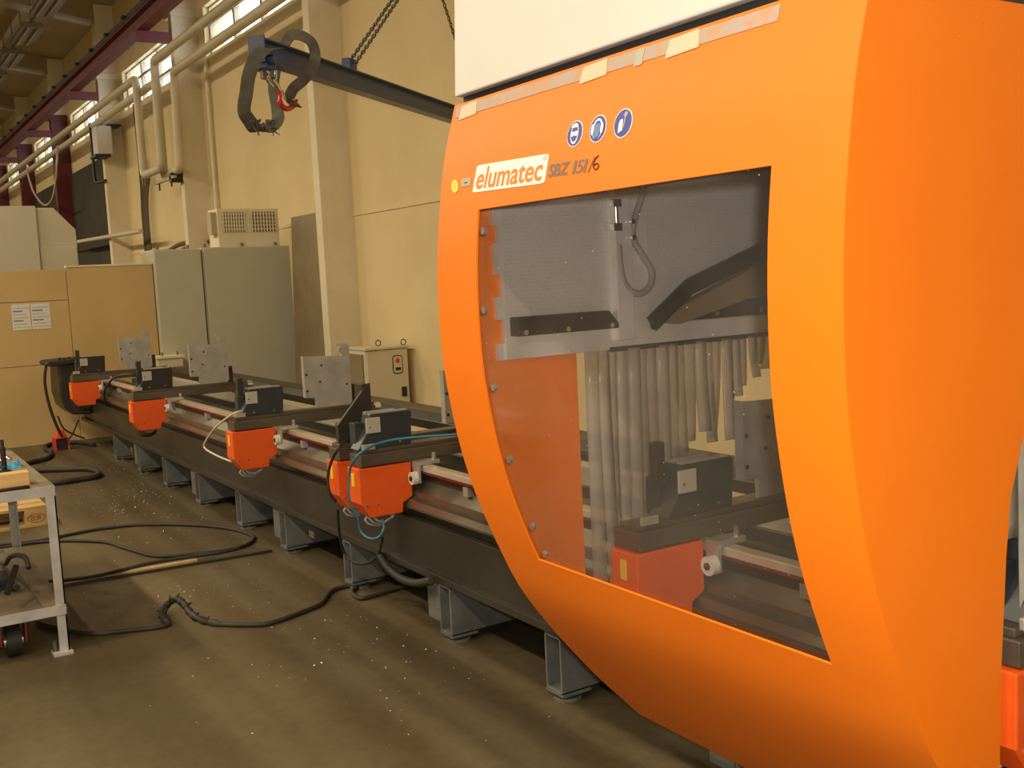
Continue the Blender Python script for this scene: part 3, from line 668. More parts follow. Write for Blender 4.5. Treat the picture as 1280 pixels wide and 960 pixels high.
MB().box(EX-.004, 2.088, 1.38, EX+.02, 2.16, 2.03).build('liner_post', 'interior_steel', gan, .002)
MB().box(EX-.006, 1.62, 1.352, EX+.012, 3.3, 1.42).build('liner_rail', 'interior_steel', gan, .002)
MB().box(EX+.003, 2.0, 1.345, EX+.016, 3.3, 1.36).build('curtain_bar', 'interior_dark', gan)
wg = MB().prism([(1.645, 1.475), (1.98, 1.475), (2.015, 1.435), (2.015, 1.42), (1.645, 1.42)], 'x', EX, EX+.045).build('ledge_block', 'interior_dark', gan, .003)
for y in (1.67, 1.82, 1.985): MB().cyl((EX+.044, y, 1.43), (EX+.05, y, 1.43), .008, 8).build('ledge_bolt', 'bright_steel', wg)
wg2 = MB().prism([(2.27, 1.425), (2.34, 1.478), (3.2, 1.478), (3.2, 1.425)], 'x', EX, EX+.045).build('ledge_block', 'interior_dark', gan, .003)
for y in (2.42, 2.62, 2.8): MB().cyl((EX+.044, y, 1.44), (EX+.05, y, 1.44), .008, 8).build('ledge_bolt', 'bright_steel', wg2)
arm = MB().tube([at(815, 405, X=EX+.03), at(862, 358, X=EX+.04), at(955, 312, X=EX+.06), (EX+.08, 3.0, 1.80)], .028, 8).build('spindle_hose', 'interior_dark', gan)
q0, q1, q2, q3 = [at(a, b_, X=EX+.03) for a, b_ in ((812, 402), (960, 322), (960, 362), (845, 405))]
MB().prism([(q0.y, q0.z), (q1.y, q1.z), (q1.y+.3, q1.z+.12), (q2.y+.3, q2.z+.12), (q2.y, q2.z), (q3.y, q3.z)], 'x', EX+.01, EX+.05).build('spindle_arm', 'brown_board', gan)
hp = [at(a, b_, X=EX+.03) for a, b_ in ((806, 232), (797, 262), (791, 285), (793, 302), (805, 322), (815, 340), (812, 358), (800, 367), (788, 363), (779, 350), (775, 330), (773, 306))]
hsp = smooth_path(hp, 9)
MB().tube(hsp, [.010+(.0018 if i % 2 else -.001) for i in range(len(hsp))], 8).build('coolant_hose', 'flap_grey', gan)
vl = MB().cyl(at(769, 250, X=EX+.03), at(771, 285, X=EX+.03), .008, 8).build('coolant_valve', 'bright_steel', gan)
for a, b_ in ((769, 254), (770, 284)): 
    c_ = at(a, b_, X=EX+.03); MB().box(c_.x-.012, c_.y-.016, c_.z-.012, c_.x+.012, c_.y+.016, c_.z+.012).build('valve_nut', 'bright_steel', vl, .002)
for a, b_ in ((789, 277), (790, 297)):
    c_ = at(a, b_, X=EX+.04); MB().cyl(c_, c_+Vector((.012, 0, 0)), .009, 8).build('hose_clip', 'bright_steel', gan)
# fixing bolts along the left window edge
for a, b_ in ((598, 288), (599, 388), (611, 486), (631, 577), (660, 662), (676, 697)):
    p = onsurf(a, b_); MB().cyl(surf(p.x, p.z, -.022), surf(p.x, p.z, -.0115), .010, 8).build('pane_bolt', 'aluminium', gan)
# curtain strips in the left opening
y = 1.905; i = 0
lens = [.80, .84, .82, .86, .80, .72, .66, .55, .50, .36, .33, .30, .34, .33, .34, .20, .17, .14, .10, .12]
while i < len(lens):
    wv = .047; z1 = 1.352; z0 = z1-lens[i]
    pts = [(EX+.012+.006*math.sin(i*1.9)+(.02*t*t*math.sin(i*2.3)), y+.012*t*t*math.sin(i*1.3)+wv/2, z1-(z1-z0)*t) for t in [k/8 for k in range(9)]]
    MB().ribbon(pts, (.010*math.cos(i*1.7), wv*.98, 0), .004).build('curtain_strip', 'curtain_pvc', gan)
    y += .040; i += 1
# back, roof and hood
MB().box(XA+.02, 3.30, 1.36, XB-.02, 3.35, 2.06).build('back_cover', 'bed_dark', gan)
MB().box(XA+.015, 1.53, 2.045, XB-.015, 3.34, 2.06).build('roof_plate', 'bed_dark', gan)
MB().box(XA+.01, 1.535, 2.06, XB-.01, 3.33, 2.10).build('hood_gap', 'gap_black', gan)
MB().prism([(1.512, 2.098), (3.30, 2.098), (3.30, 2.75), (1.60, 2.75), (1.54, 2.62)], 'x', XA, XB).build('hood', 'hood_white', gan, .005)
# gantry legs straddling the bed and resting on the rear beam
MB().box(XA+.1, 3.14, .745, XA+.4, 3.30, 1.40).build('gantry_leg', 'bed_dark', gan)
MB().box(XB-.4, 3.14, .745, XB-.1, 3.30, 1.40).build('gantry_leg', 'bed_dark', gan)
# rubber flaps in the right opening
for i, (y0, ln) in enumerate(((1.915, .18), (1.965, .46), (2.02, .62), (2.08, .5), (2.14, .58), (2.20, .6), (2.26, .6), (2.32, .55))):
    zt = 1.20 if i == 0 else 1.27+.02*min(i, 4)
    pts = [(XB-.03+.01*math.sin(i), y0+.03+.015*t*math.sin(i*2.1), zt-ln*t) for t in [k/6 for k in range(7)]]
    MB().ribbon(pts, (.006, .055, 0), .004).build('rubber_flap', 'flap_grey', gan)

# decals on the cover
def decal(poly, m_, name, parent, off, th=.0012):
    """flat outline given in (x, z) on the curved front"""
    n = len(poly); a = [surf(x, z, off) for x, z in poly]; b_ = [surf(x, z, off+th) for x, z in poly]
    o = MB().add(a+b_, [list(range(n))[::-1], [i+n for i in range(n)]]+[[i, (i+1) % n, (i+1) % n+n, i+n] for i in range(n)])
    return o.build(name, m_, parent)
def decal_text(body, bold, c00, c10, c11, c01, m_, name, parent, off):
    uv, fs = text_mesh(body, bold)
    v_ = []
    for u, w_ in uv:
        x = (1-u)*(1-w_)*c00[0]+u*(1-w_)*c10[0]+u*w_*c11[0]+(1-u)*w_*c01[0]
        z = (1-u)*(1-w_)*c00[1]+u*(1-w_)*c10[1]+u*w_*c11[1]+(1-u)*w_*c01[1]
        v_.append(surf(x, z, off))
    return MB().add(v_, fs).build(name, m_, parent)
def xz(x, y): p = onsurf(x, y); return (p.x, p.z)
c00, c10, c11, c01 = xz(591, 241), xz(681, 229), xz(687, 192), xz(597, 207)
def lerp2(u, w_): return tuple((1-u)*(1-w_)*c00[k]+u*(1-w_)*c10[k]+u*w_*c11[k]+(1-u)*w_*c01[k] for k in (0, 1))
lg = decal([lerp2(u, w_) for u, w_ in rrect(.5, .5, 1, 1, .06)], 'logo_white', 'logo_plate', gan, .0005)
decal_text('elumatec', .018, lerp2(.035, .10), lerp2(.955, .10), lerp2(.955, .90), lerp2(.045, .90), 'logo_orange', 'logo_lettering', lg, .0022)
uvc = [(.955+.022*math.cos(i*pi/6), .86+.07*math.sin(i*pi/6)) for i in range(12)]
uvi = [(.955+.016*math.cos(i*pi/6), .86+.052*math.sin(i*pi/6)) for i in range(12)]
rg = decal([lerp2(*q) for q in uvc], 'logo_orange', 'registered_mark', lg, .0018, .0005); decal([lerp2(*q) for q in uvi], 'logo_white', 'registered_mark_disc', lg, .0024, .0004)
decal_text('R', 0, lerp2(.948, .83), lerp2(.962, .83), lerp2(.962, .89), lerp2(.948, .89), 'logo_orange', 'registered_mark_letter', lg, .0031)
decal_text('SBZ', .03, xz(685, 222), xz(709, 218.5), xz(713, 201.5), xz(688, 205.5), 'letter_grey', 'model_lettering', gan, .0012)
for g_, a_, b2 in (('1', 714.8, 718.2), ('5', 719.5, 727.5), ('1', 728.5, 731.8)):
    ya = 218-(a_-714.5)*.17; yb = 218-(b2-714.5)*.17
    decal_text(g_, .012 if g_ == '5' else -.005, xz(a_, ya), xz(b2, yb), xz(b2+4, yb-17), xz(a_+4, ya-17), 'letter_grey', 'model_lettering', gan, .0012)
decal_text('/', -.005, xz(735, 216), xz(740, 214.5), xz(744.5, 195.5), xz(740.5, 196.5), 'marker_brown', 'handwritten_mark', gan, .0014)
# hand drawn 6
six = [(748.5, 194.5), (744.5, 199), (742, 205), (742.5, 210), (745, 212), (748, 209.5), (748.2, 205.5), (745.5, 204.5), (742.8, 207)]
MB().tube(smooth_path([surf(*xz(a, b_), .001) for a, b_ in six], 4), .0016, 5).build('handwritten_mark', 'marker_brown', gan)
decal([xz(569+4.2*math.cos(a), 233+8*math.sin(a)) for a in [i*pi/10 for i in range(20)]], 'sticker_yellow', 'round_sticker', gan, .0006)
for d in (-3, 0, 3): decal([xz(567, 232.6+d), xz(571, 232.2+d), xz(571, 233+d), xz(567, 233.4+d)], 'plate_grey', 'round_sticker_print', gan, .002, .0004)
pg = decal([xz(577, 234), xz(588.5, 232), xz(589, 222), xz(577.5, 224)], 'plate_grey', 'type_plate', gan, .0006)
decal([xz(581, 229.5), xz(585, 229), xz(585, 227.5), xz(581, 228)], 'black_plastic', 'type_plate_print', gan, .002, .0004)
# three round blue safety signs
SG = [(719.3, 167.3), (748, 161), (779.5, 154.2)]
for k, (cx, cy) in enumerate(SG):
    c_ = xz(cx, cy); R_ = (.0300, .0305, .0315)[k]
    circ = lambda r, n=28: [(c_[0]+r*math.cos(2*pi*i/n), c_[1]+r*math.sin(2*pi*i/n)) for i in range(n)]
    sg = decal(circ(R_), 'logo_white', 'safety_sign', gan, .0005)
    decal(circ(R_*.93), 'sign_blue', 'sign_disc', sg, .0018, .0006)
    P_ = lambda pts: [(c_[0]+a*R_, c_[1]+b_*R_) for a, b_ in pts]
    el = lambda x, y_, rx, ry, n=18: [(x+rx*math.cos(2*pi*i/n), y_+ry*math.sin(2*pi*i/n)) for i in range(n)]
    if k == 0:
        decal(P_(el(0, 0, .50, .80)), 'logo_white', 'sign_picture', sg, .0025, .0004)
        decal(P_(el(0, 0, .42, .62)), 'sign_blue', 'sign_picture', sg, .003, .0004)
        decal(P_([(-.46, .45), (.46, .45), (.36, .68), (.0, .78), (-.36, .68)]), 'logo_white', 'sign_picture', sg, .0035, .0004)
        for s in (-.24, .24): decal(P_(rrect(s, -.02, .42, .36, .1, 3)), 'logo_white', 'sign_picture', sg, .0035, .0004)
    elif k == 1:
        decal(P_(el(0, -.02, .60, .76)), 'logo_white', 'sign_picture', sg, .0025, .0004)
        decal(P_(el(0, -.10, .48, .68)), 'sign_blue', 'sign_picture', sg, .003, .0004)
        for s in (-.56, .56): decal(P_(el(s, -.02, .17, .40)), 'logo_white', 'sign_picture', sg, .0035, .0004)
        decal(P_([(-.34, .34), (.34, .34), (.36, -.2), (.2, -.62), (-.2, -.62), (-.36, -.2)]), 'sign_pale', 'sign_picture', sg, .0036, .0003)
    else:
        decal(P_([(-.42, -.62), (.02, -.48), (.02, .02), (-.04, .30), (-.30, .26), (-.42, 0)]), 'logo_white', 'sign_picture', sg, .0025, .0004)
        decal(P_([(.10, -.30), (.18, -.32), (.26, .35), (.46, .60), (.36, .78), (.12, .72), (.02, .52), (.14, .42)]), 'ink_grey', 'sign_picture', sg, .0025, .0004)
# worn tape band under the hood with pink patches
band = [(x, z) for x, z in [(XA+.02+(XB-XA-.22)*i/20, 2.067) for i in range(21)]+[(XB-.2-(XB-XA-.22)*i/20, 2.036) for i in range(21)]]
decal(band, 'tape_worn', 'worn_tape', gan, .0005)
for (a, b_) in ((587, 134), (744, 87), (856, 49)):
    x, z = onsurf(a, b_).x, 2.048
    wv = .05 if a > 700 else .045
    decal([(x-wv, z-.021), (x+wv, z-.017), (x+wv-.008, z+.021), (x-wv+.006, z+.017)], 'tape_pink', 'tape_patch', gan, .002, .0006)
x = onsurf(801, 68).x; decal([(x-.014, 2.03), (x+.012, 2.03), (x+.014, 2.066), (x-.012, 2.066)], 'plate_grey', 'tape_patch', gan, .002, .0006)

# ================================================================== JIB CRANE
ZJ = 2.9
tip = at(322, 62, Z=ZJ-.03); d_ = Vector((-.617, .787, 0)); nrm = Vector((.787, .617, 0))
LJ = (WY-.04-tip.y)/d_.y
def J(s, a, z): return tip+d_*s+nrm*a+Vector((0, 0, z))
jb = thing('jib_crane', 'blue steel jib arm reaching out from the wall above the bed', 'crane', tuple(J(LJ, 0, -.1)))
hh, hwid, t1 = .062, .042, .008
prof_i = [(-hwid, -hh), (hwid, -hh), (hwid, -hh+t1), (.006, -hh+t1+.006), (.006, hh-t1-.006), (hwid, hh-t1), (hwid, hh), (-hwid, hh), (-hwid, hh-t1), (-.006, hh-t1-.006), (-.006, -hh+t1+.006), (-hwid, -hh+t1)]
n = len(prof_i)
MB().add([J(0, a, z) for a, z in prof_i]+[J(LJ, a, z) for a, z in prof_i], [list(range(n)), [i+n for i in range(n)][::-1]]+[[i, (i+1) % n, (i+1) % n+n, i+n] for i in range(n)]).build('beam', 'blue_steel', jb)
def obox(s0, s1, a0, a1, z0, z1): return MB().hexa([J(s0, a0, z0), J(s1, a0, z0), J(s1, a1, z0), J(s0, a1, z0), J(s0, a0, z1), J(s1, a0, z1), J(s1, a1, z1), J(s0, a1, z1)])
obox(-.012, 0, -.05, .05, -.07, .075).build('end_plate', 'blue_steel', jb)
tr_ = obox(.0, .10, -.055, .055, -.10, -.062).build('trolley', 'blue_steel', jb, .004)
MB().cyl(J(.03, -.08, -.055), J(.03, .09, -.055), .028, 12).build('trolley_wheel', 'blue_steel', tr_)
obox(.02, .06, -.01, .01, -.15, -.09).build('hook_lug', 'chain_steel', jb)
# wall pivot
q = J(LJ, 0, 0); MB().box(q.x-.2, WY-.05, q.z-.3, q.x+.2, WY, q.z+.3).build('wall_plate', 'blue_steel', jb)
# where the stay chains fasten
def s_at(x, y):
    best = min(range(0, 400), key=lambda i: abs((lambda p: (p-CAM).dot(rt)/(p-CAM).dot(fw)*F+640-x)(J(i*LJ/400, 0, hh))))
    return best*LJ/400
s1 = s_at(437, 68)
obox(s1-.05, s1+.05, -.03, .03, hh, hh+.07).build('chain_lug', 'blue_steel', jb, .006)
p1 = J(s1, 0, hh+.05); dd = (fw*F+rt*(490-640)-up*(0-480)).normalized()
# top of the stay: in the jib's own vertical plane
t_ = (p1-CAM).dot(nrm)/dd.dot(nrm); p2 = CAM+dd*t_; dv = (p2-p1)
def chain(parent, a, b_, name='chain', pitch=.036, side=.0):
    L_ = (b_-a).length; n = int(L_/pitch); t = (b_-a).normalized(); u = t.orthogonal().normalized(); v = t.cross(u)
    grp = None
    for i in range(min(n, 260)):
        c_ = a+t*pitch*(i+.5); w1 = u if i % 2 else v
        ring = [c_+t*(.026*math.sin(q*pi/4))+w1*(.011*math.cos(q*pi/4)) for q in range(8)]
        o = MB().tube(ring, .0042, 5, True)
        if grp is None: grp = o.build(name, 'chain_steel', parent)
        else: o.build('link', 'chain_steel', grp)
e1 = p1+dv*((4.97-p1.y)/dv.y)
chain(jb, p1+Vector((0, 0, .0)), e1); chain(jb, p1+nrm*.03+Vector((.02, 0, -.02)), e1+nrm*.03)
s2 = s_at(600, 140); p3 = J(s2, 0, hh); dd = (fw*F+rt*(555-640)-up*(4-480)).normalized(); t_ = (p3+nrm*.25-CAM).dot(nrm)/dd.dot(nrm); p4 = CAM+dd*t_
chain(jb, p3, p3+(p4-p3)*((7.5-p3.z)/(p4.z-p3.z)))

# hook hanging under the jib tip (drawn in the plane that faces along nrm)
def K(px_, py_, a=0.): 
    d = fw*F+rt*(px_-640)-up*(py_-480); t = (tip+nrm*a-CAM).dot(nrm)/d.dot(nrm); return CAM+d*t
hk = thing('lifting_hook', 'red lifting hook with steel shackle hanging under the jib tip', 'hook', tuple(K(352, 135)))
MB().tube([K(339, 86)+(K(339, 86)-K(333, 86)).length*(d_*math.cos(q*pi/5)+Vector((0, 0, 1.35))*math.sin(q*pi/5)) for q in range(10)], .0085, 6, True).build('shackle', 'bright_steel', hk)
MB().tube(smooth_path([K(335, 92), K(333, 98), K(337, 104), K(341, 108)]), .009, 8).build('eye_link', 'bright_steel', hk)
MB().tube([K(339, 99), K(345, 107), K(349, 113)], [.016, .02, .014], 10).build('swivel', 'bright_steel', hk)
MB().tube(smooth_path([K(347, 108), K(350, 118), K(350, 126), K(353, 133), K(359, 136), K(366, 133), K(370, 127), K(370, 124)], 5), [.011]*10+[.0155]*18+[.010]*8, 10).build('hook_body', 'hook_red', hk)
MB().tube([K(353, 113), K(355, 119), K(357, 125)], .007, 6).build('safety_latch', 'bright_steel', hk)
# flat webbing sling: over the beam, down into the hook, and the long frayed loop
def S(px_, py_, a): return K(px_, py_, a)
hp_ = [S(372, 130, .0), S(362, 126, .01), S(366, 112, .035), S(379, 100, .075), S(390, 86, .09), S(394, 70, .09), S(390, 54, .085), S(380, 46, .05), S(369, 43, .0), S(362, 46, -.05), S(356, 55, -.075), S(350, 66, -.08), S(344, 90, -.08), S(342, 112, -.06), S(347, 140, -.03), S(346, 152, 0), S(332, 163, .0), S(320, 162, .0), S(311, 150, .0), S(305, 138, .0), S(308, 115, .02), S(311, 95, .04), S(318, 76, .06), S(328, 64, .06), S(338, 60, .05), S(348, 60, .05)]
sl = smooth_path(hp_, 5)
k_ = len(sl); wv = []
for i in range(k_):
    t = sl[min(i+1, k_-1)]-sl[max(i-1, 0)]; t.normalize()
    base = (Vector((.55, .35, .0))+d_*.9) if i > 75 else t.cross(fw).normalized()*.9+nrm*.45
    base = base-t*base.dot(t)
    if base.length < .2: base = t.cross(nrm)
    if wv and base.dot(wv[-1]) < 0: base = -base
    wv.append(base.normalized()*(.062 if i < 70 else .072))
for _ in range(3): wv = [(wv[max(i-1, 0)]+wv[i]*2+wv[min(i+1, k_-1)])/4 for i in range(k_)]
so = tag(MB().ribbon(sl, [tuple(q) for q in wv], .007).build('webbing_sling', 'sling_fabric'), 'worn grey webbing sling looped over jib beam and hook', 'sling')
fz = MB()
rnd = random.Random(3)
for i in range(46):
    c_ = S(rnd.uniform(313, 346), rnd.uniform(150, 164), rnd.uniform(-.02, .03)); dv_ = Vector((rnd.uniform(-1, 1), rnd.uniform(-1, 1), rnd.uniform(-1.2, .4)))*.03
    fz.tube([c_-dv_*.4, c_+dv_], [.006, .002], 4)
fo = fz.build('frayed_threads', 'sling_fabric', so); fo['kind'] = 'stuff'
so.modifiers.new('edge', 'EDGE_SPLIT').split_angle = math.radians(45)

# ================================================================== FLOOR THINGS
TRX0, TRX1, TRY0, TRY1, TRZ = -6.36, -4.985, -.15, .745, .765
tr = thing('steel_trolley', 'grey angle-steel work trolley with lower shelf', 'trolley', (-5.67, .3, 0))
T_ = .042
for x in (TRX0, TRX1-T_):
    for y in (TRY0, TRY1-T_):
        lgm = MB(); ox = x if x == TRX0 else x+T_-.006; oy = y if y == TRY0 else y+T_-.006
        lgm.box(ox, y, .012, ox+.006, y+T_, TRZ-.045); lgm.box(x, oy, .012, x+T_, oy+.006, TRZ-.045)
        lo_ = lgm.build('leg', 'trolley_paint', tr)
        MB().box(x-.01, y-.03, 0, x+T_+.03, y+T_+.01, .012).build('foot_plate', 'trolley_paint', lo_)
        MB().cyl((x+.02, y-.016, .01), (x+.02, y-.016, .06), .012, 8).build('foot_bolt', 'chain_steel', lo_)
for z, nm in ((TRZ, 'top_rail'), (.225, 'shelf_rail')):
    MB().prism([(z-.045, 0)]*0 or [(TRY0, z-.045), (TRY0+.006, z-.045), (TRY0+.006, z-.006), (TRY0+.09, z-.006), (TRY0+.09, z), (TRY0, z)], 'x', TRX0, TRX1).build(nm, 'trolley_paint', tr)
    MB().prism([(TRY1, z-.045), (TRY1-.006, z-.045), (TRY1-.006, z-.006), (TRY1-.09, z-.006), (TRY1-.09, z), (TRY1, z)], 'x', TRX0+.007, TRX1-.0065).build(nm, 'trolley_top', tr)
    for x0, x1 in (((TRX0, TRX0+.006), (TRX1-.006, TRX1)) if z > .5 else ((TRX0+.007, TRX0+.013), (TRX1+.0005, TRX1+.0065))):
        MB().box(x0, TRY0, z-.045, x1, TRY1, z).build(nm, 'trolley_paint', tr)
    MB().box(TRX0+.01, TRY0+.05, z-.03, TRX1-.01, TRY1-.05, z-.018).build('table_top' if z > .5 else 'shelf_board', 'trolley_top', tr)
cs = MB().cyl((-5.10, .50, .075), (-5.10, .56, .075), .07, 18).build('caster_wheel', 'rubber', tr)
MB().cyl((-5.10, .49, .075), (-5.10, .57, .075), .03, 12).build('caster_hub', 'bright_steel', cs)
for y in (.475, .578): MB().prism([(-5.15, .195), (-5.05, .195), (-5.08, .06), (-5.12, .06)], 'y', y, y+.008).build('caster_fork', 'caster_red', cs)
# things on the trolley top (surface at TRZ-.018 inside, rails at TRZ)
tag(B(-5.16, .02, TRZ, -5.09, .662, TRZ+.062).build('wooden_bar', 'table_wood', None, .004), 'short pale wooden bar lying across the trolley top', 'timber')
tag(B(-5.205, .03, TRZ, -5.165, .66, TRZ+.012).build('flat_iron', 'bed_dark', None, .002), 'dark flat iron beside the wooden bar on trolley', 'steel bar')
zt = TRZ-.018
def tool(x, y, h, m_, lab, kind):
    t = thing('hand_tool', lab, 'tool', (x, y, zt))
    MB().box(x-.02, y-.025, zt, x+.02, y+.025, zt+.05).build('base', 'interior_dark', t, .004)
    MB().cyl((x, y, zt+.045), (x, y, zt+h), .012, 8).build('stem', m_, t)
    MB().tube([(x-.01, y-.02, zt+h*.55), (x, y+.01, zt+h*.7), (x+.015, y+.03, zt+h*.62)], .009, 6).build('lever', 'bright_steel' if kind else 'interior_dark', t)
    MB().cyl((x, y, zt+h), (x, y, zt+h+.035), .008 if kind else .016, 8).build('tip', m_, t)
tool(-5.42, .60, .16, 'interior_dark', 'dark upright clamp tool with steel lever on trolley', 1)
tool(-5.34, .56, .12, 'bright_steel', 'bright steel upright fitting standing on trolley', 0)
tool(-5.62, .53, .17, 'black_plastic', 'black upright tool behind the steel fitting on trolley', 0)
rm = bmesh.new(); bmesh.ops.create_grid(rm, x_segments=10, y_segments=10, size=.075)
for v in rm.verts: v.co.z = .028+.03*noise.noise(v.co*22)+.012*noise.noise(v.co*60)
me = bpy.data.meshes.new('rag'); rm.to_mesh(me); rm.free(); me.materials.append(M['blue_rag']); ro = bpy.data.objects.new('cleaning_rag', me); C.objects.link(ro); ro.location = (-5.72, .63, zt)
ro.modifiers.new('solid', 'SOLIDIFY').thickness = .006
tag(ro, 'crumpled blue cleaning rag on the trolley top', 'rag')
cl = thing('bar_clamp', 'black screw clamp with curved handle on trolley shelf', 'clamp', (-5.7, .55, .225))
zz = .213
MB().tube(smooth_path([at(0, 704, Y=.60), at(7, 705, Y=.60), at(12, 697, Y=.60), at(22, 694, Y=.60), at(32, 698, Y=.60), at(36, 710, Y=.60)]), .011, 8).build('handle', 'rubber', cl)
MB().tube([at(9, 742, Y=.52), at(20, 708, Y=.58)], .014, 8).build('spindle', 'interior_dark', cl)
MB().tube([at(22, 734, Y=.60), at(12, 738, Y=.58), at(-10, 740, Y=.5)], .014, 8).build('jaw', 'interior_dark', cl)
MB().box(-5.75, .35, .208, -5.55, .60, .245).build('slide_bar', 'black_plastic', cl, .004)
# euro pallet behind the trolley
pc = at(58, 652, Z=0)
pal = thing('wooden_pallet', 'wooden pallet lying on the floor behind the trolley', 'pallet', (pc.x-.4, pc.y-.6, 0))
X1, Y1 = -7.93, 1.12
for i, y in enumerate((Y1-1.2, Y1-.67, Y1-.145)):
    for j in range(3):
        x1 = X1-(0, .35, .655)[j]
        bk = MB().box(x1-.145, y, .022, x1, y+.145, .10).build('block', 'pallet_wood', pal, .002)
        if i == 2 and j == 0:
            yc = y+.0725
            MB().tube([(x1+.001, yc+.056*math.cos(q*pi/12), .061+.030*math.sin(q*pi/12)) for q in range(24)], .0022, 4, True).build('stamp_ring', 'stamp_brown', bk)
            uv, fs_ = text_mesh('EUR', .01)
            MB().add([(x1+.0015, yc-.034+.068*u, .044+.034*v) for u, v in uv], fs_).build('stamp_lettering', 'stamp_brown', bk)
for j in range(3):
    x1 = X1-(0, .35, .655)[j]
    MB().box(x1-.145, Y1-1.2, 0, x1, Y1, .022).build('skid_board', 'pallet_wood', pal, .002)
for i, y in enumerate((Y1-1.2, Y1-.67, Y1-.145)): MB().box(X1-.8, y, .10, X1, y+.145, .122).build('stringer_board', 'pallet_wood', pal, .002)
for j in range(5): MB().box(X1-.145-.164*j, Y1-1.2, .122, X1-.164*j, Y1, .144).build('deck_board', 'pallet_wood', pal, .002)
# red socket stand by the partition
rp = at(77, 562, Z=0)
sk = thing('socket_stand', 'small red and black power socket stand on the floor', 'socket', (rp.x, rp.y, 0))
MB().box(rp.x-.05, rp.y-.05, .015, rp.x+.05, rp.y+.05, .13).build('body', 'black_plastic', sk, .006)
MB().hexa([(rp.x-.07, rp.y-.06, .125), (rp.x+.07, rp.y-.06, .125), (rp.x+.07, rp.y+.06, .125), (rp.x-.07, rp.y+.06, .125), (rp.x-.03, rp.y-.03, .21), (rp.x+.03, rp.y-.03, .21), (rp.x+.03, rp.y+.03, .21), (rp.x-.03, rp.y+.03, .21)]).build('hood', 'plug_red', sk, .006)
for sx in (-.06, .06):
    for sy in (-.065, .065): MB().box(rp.x+sx-.008, rp.y+sy-.008, 0, rp.x+sx+.008, rp.y+sy+.008, .13).build('leg', 'plug_red', sk)
# hoses and cables on the floor
cable('vacuum_hose', 'thick black hose looping near the red socket', [(118, 556), (100, 553), (87, 553), (70, 554), (58, 557), (57, 561), (63, 564), (64, 568), (58, 573), (38, 578), (18, 584), (-10, 592)], dict(Z=.023), .023, 'hose_black', 10, 6, 'hose')
cable('vacuum_hose', 'thick black hose making a wide flat loop by the trolley', [(10, 592), (50, 588), (75, 587), (107, 586), (119, 588), (124, 592), (118, 596), (100, 599), (81, 602), (60, 604), (10, 606)], dict(Z=.024), .023, 'hose_black', 10, 6, 'hose')
cable('floor_cable', 'black cable in a long narrow loop reaching the bed feet', [(-20, 688), (0, 685), (56, 677), (125, 677), (156, 685), (194, 695), (237, 693), (281, 688), (306, 682), (317, 674), (312, 668), (281, 660), (231, 656), (175, 656), (125, 661), (78, 670), (47, 676), (0, 681), (-20, 683)], dict(Z=.011), .011, 'rubber')
cable('floor_cable', 'black cable running straight beside the wooden lath', [(50, 727), (90, 724), (125, 719), (187, 704), (237, 696), (275, 691), (300, 685)], dict(Z=.027), .010, 'rubber')
a, b_ = at(80, 731, Z=0), at(246, 702, Z=0); dn = (b_-a).normalized(); sd = Vector((-dn.y, dn.x, 0))*.022
tag(MB().hexa([a-sd, b_-sd, b_+sd, a+sd]+[q+Vector((0, 0, .016)) for q in (a-sd, b_-sd, b_+sd, a+sd)]).build('wooden_lath', 'wood_lath'), 'thin pale wooden lath lying on the floor', 'lath')
a, b_ = at(56, 738, Z=0), at(340, 690, Z=0); dn = (b_-a).normalized(); sd = Vector((-dn.y, dn.x, 0))*.010
tag(MB().hexa([a-sd, b_-sd, b_+sd, a+sd]+[q+Vector((0, 0, .014)) for q in (a-sd, b_-sd, b_+sd, a+sd)]).build('steel_strip', 'bed_dark'), 'long thin dark steel strip lying beside the lath', 'steel bar')
pp = [at(q[0], q[1], Z=.012) for q in ((47, 779), (81, 788), (119, 792), (162, 788), (198, 784), (211, 780))]
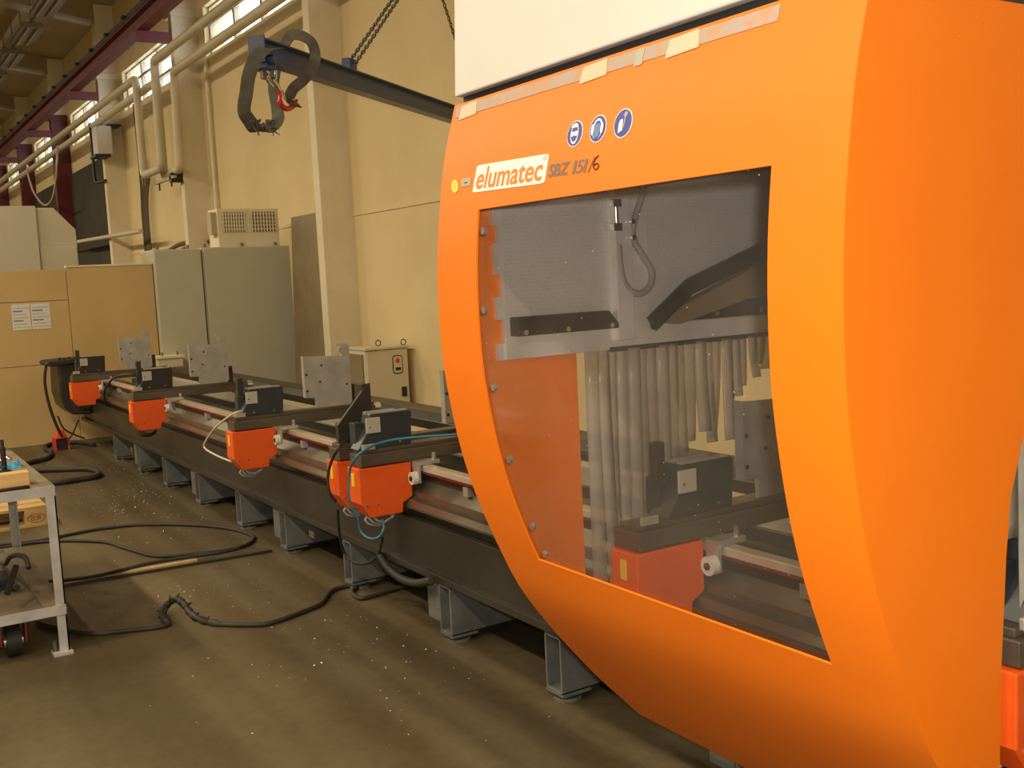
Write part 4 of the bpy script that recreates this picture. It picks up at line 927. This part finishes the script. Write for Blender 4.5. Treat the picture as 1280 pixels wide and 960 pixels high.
pp += [at(206, 775, Z=.02), at(203, 767, Z=.03), at(208, 757, Z=.05), at(219, 749, Z=.065), at(231, 756, Z=.05), at(241, 769, Z=.025)]
pp += [at(q[0], q[1], Z=.012) for q in ((266, 779), (300, 781), (337, 779), (380, 764), (402, 754), (414, 739), (436, 732), (447, 733), (440, 740), (452, 748), (480, 740), (511, 732), (536, 729))]
sp = smooth_path(pp, 6); rr_ = []
for i in range(len(sp)):
    q = i/6
    rr_.append(.011+(.006+.005*math.sin(i*2.1) if 5.6 < q < 12.2 else 0))
fc = tag(MB().tube(sp, rr_, 8).build('taped_cable', 'hose_black'), 'dark cable with a lumpy taped hump across the floor', 'cable')
fz = MB()
for i in range(26):
    q = rnd.randint(34, 72); c_ = sp[q]; dv_ = Vector((rnd.uniform(-1, 1), rnd.uniform(-1, 1), rnd.uniform(-.1, .9)))*.035
    fz.tube([c_, c_+dv_], [.009, .003], 5)
fz.build('tape_ends', 'hose_black', fc)['kind'] = 'stuff'

# aluminium chips scattered on the floor: nobody could count them
mb = MB(); rnd = random.Random(11)
def chip(x, y, s):
    a = rnd.uniform(0, 6.28); u = Vector((math.cos(a), math.sin(a), 0))*s; v = Vector((-u.y, u.x, 0))*rnd.uniform(.3, .7); c_ = Vector((x, y, .001)); h = Vector((0, 0, s*.5))
    mb.add([c_-u, c_+v, c_+u+h*.3, c_-v, c_+h], [[0, 1, 4], [1, 2, 4], [2, 3, 4], [3, 0, 4], [0, 3, 2, 1]])
for i in range(420):
    x = -3-9*rnd.random()**.8; y = 2.05-abs(rnd.gauss(0, .55)); 
    if y > -.5: chip(x, y, rnd.uniform(.002, .0055))
for (a, b_, n_, sp_) in ((150, 640, 50, .25), (232, 742, 26, .12), (105, 730, 18, .1), (180, 585, 40, .3), (160, 620, 50, .3), (500, 830, 14, .3)):
    p = at(a, b_, Z=0)
    for i in range(n_): chip(p.x+rnd.gauss(0, sp_), p.y+rnd.gauss(0, sp_*.6), rnd.uniform(.002, .006))
ch = mb.build('metal_chips', 'chip_metal'); ch['kind'] = 'stuff'; tag(ch, 'bright aluminium chips scattered over the floor', 'metal chips')
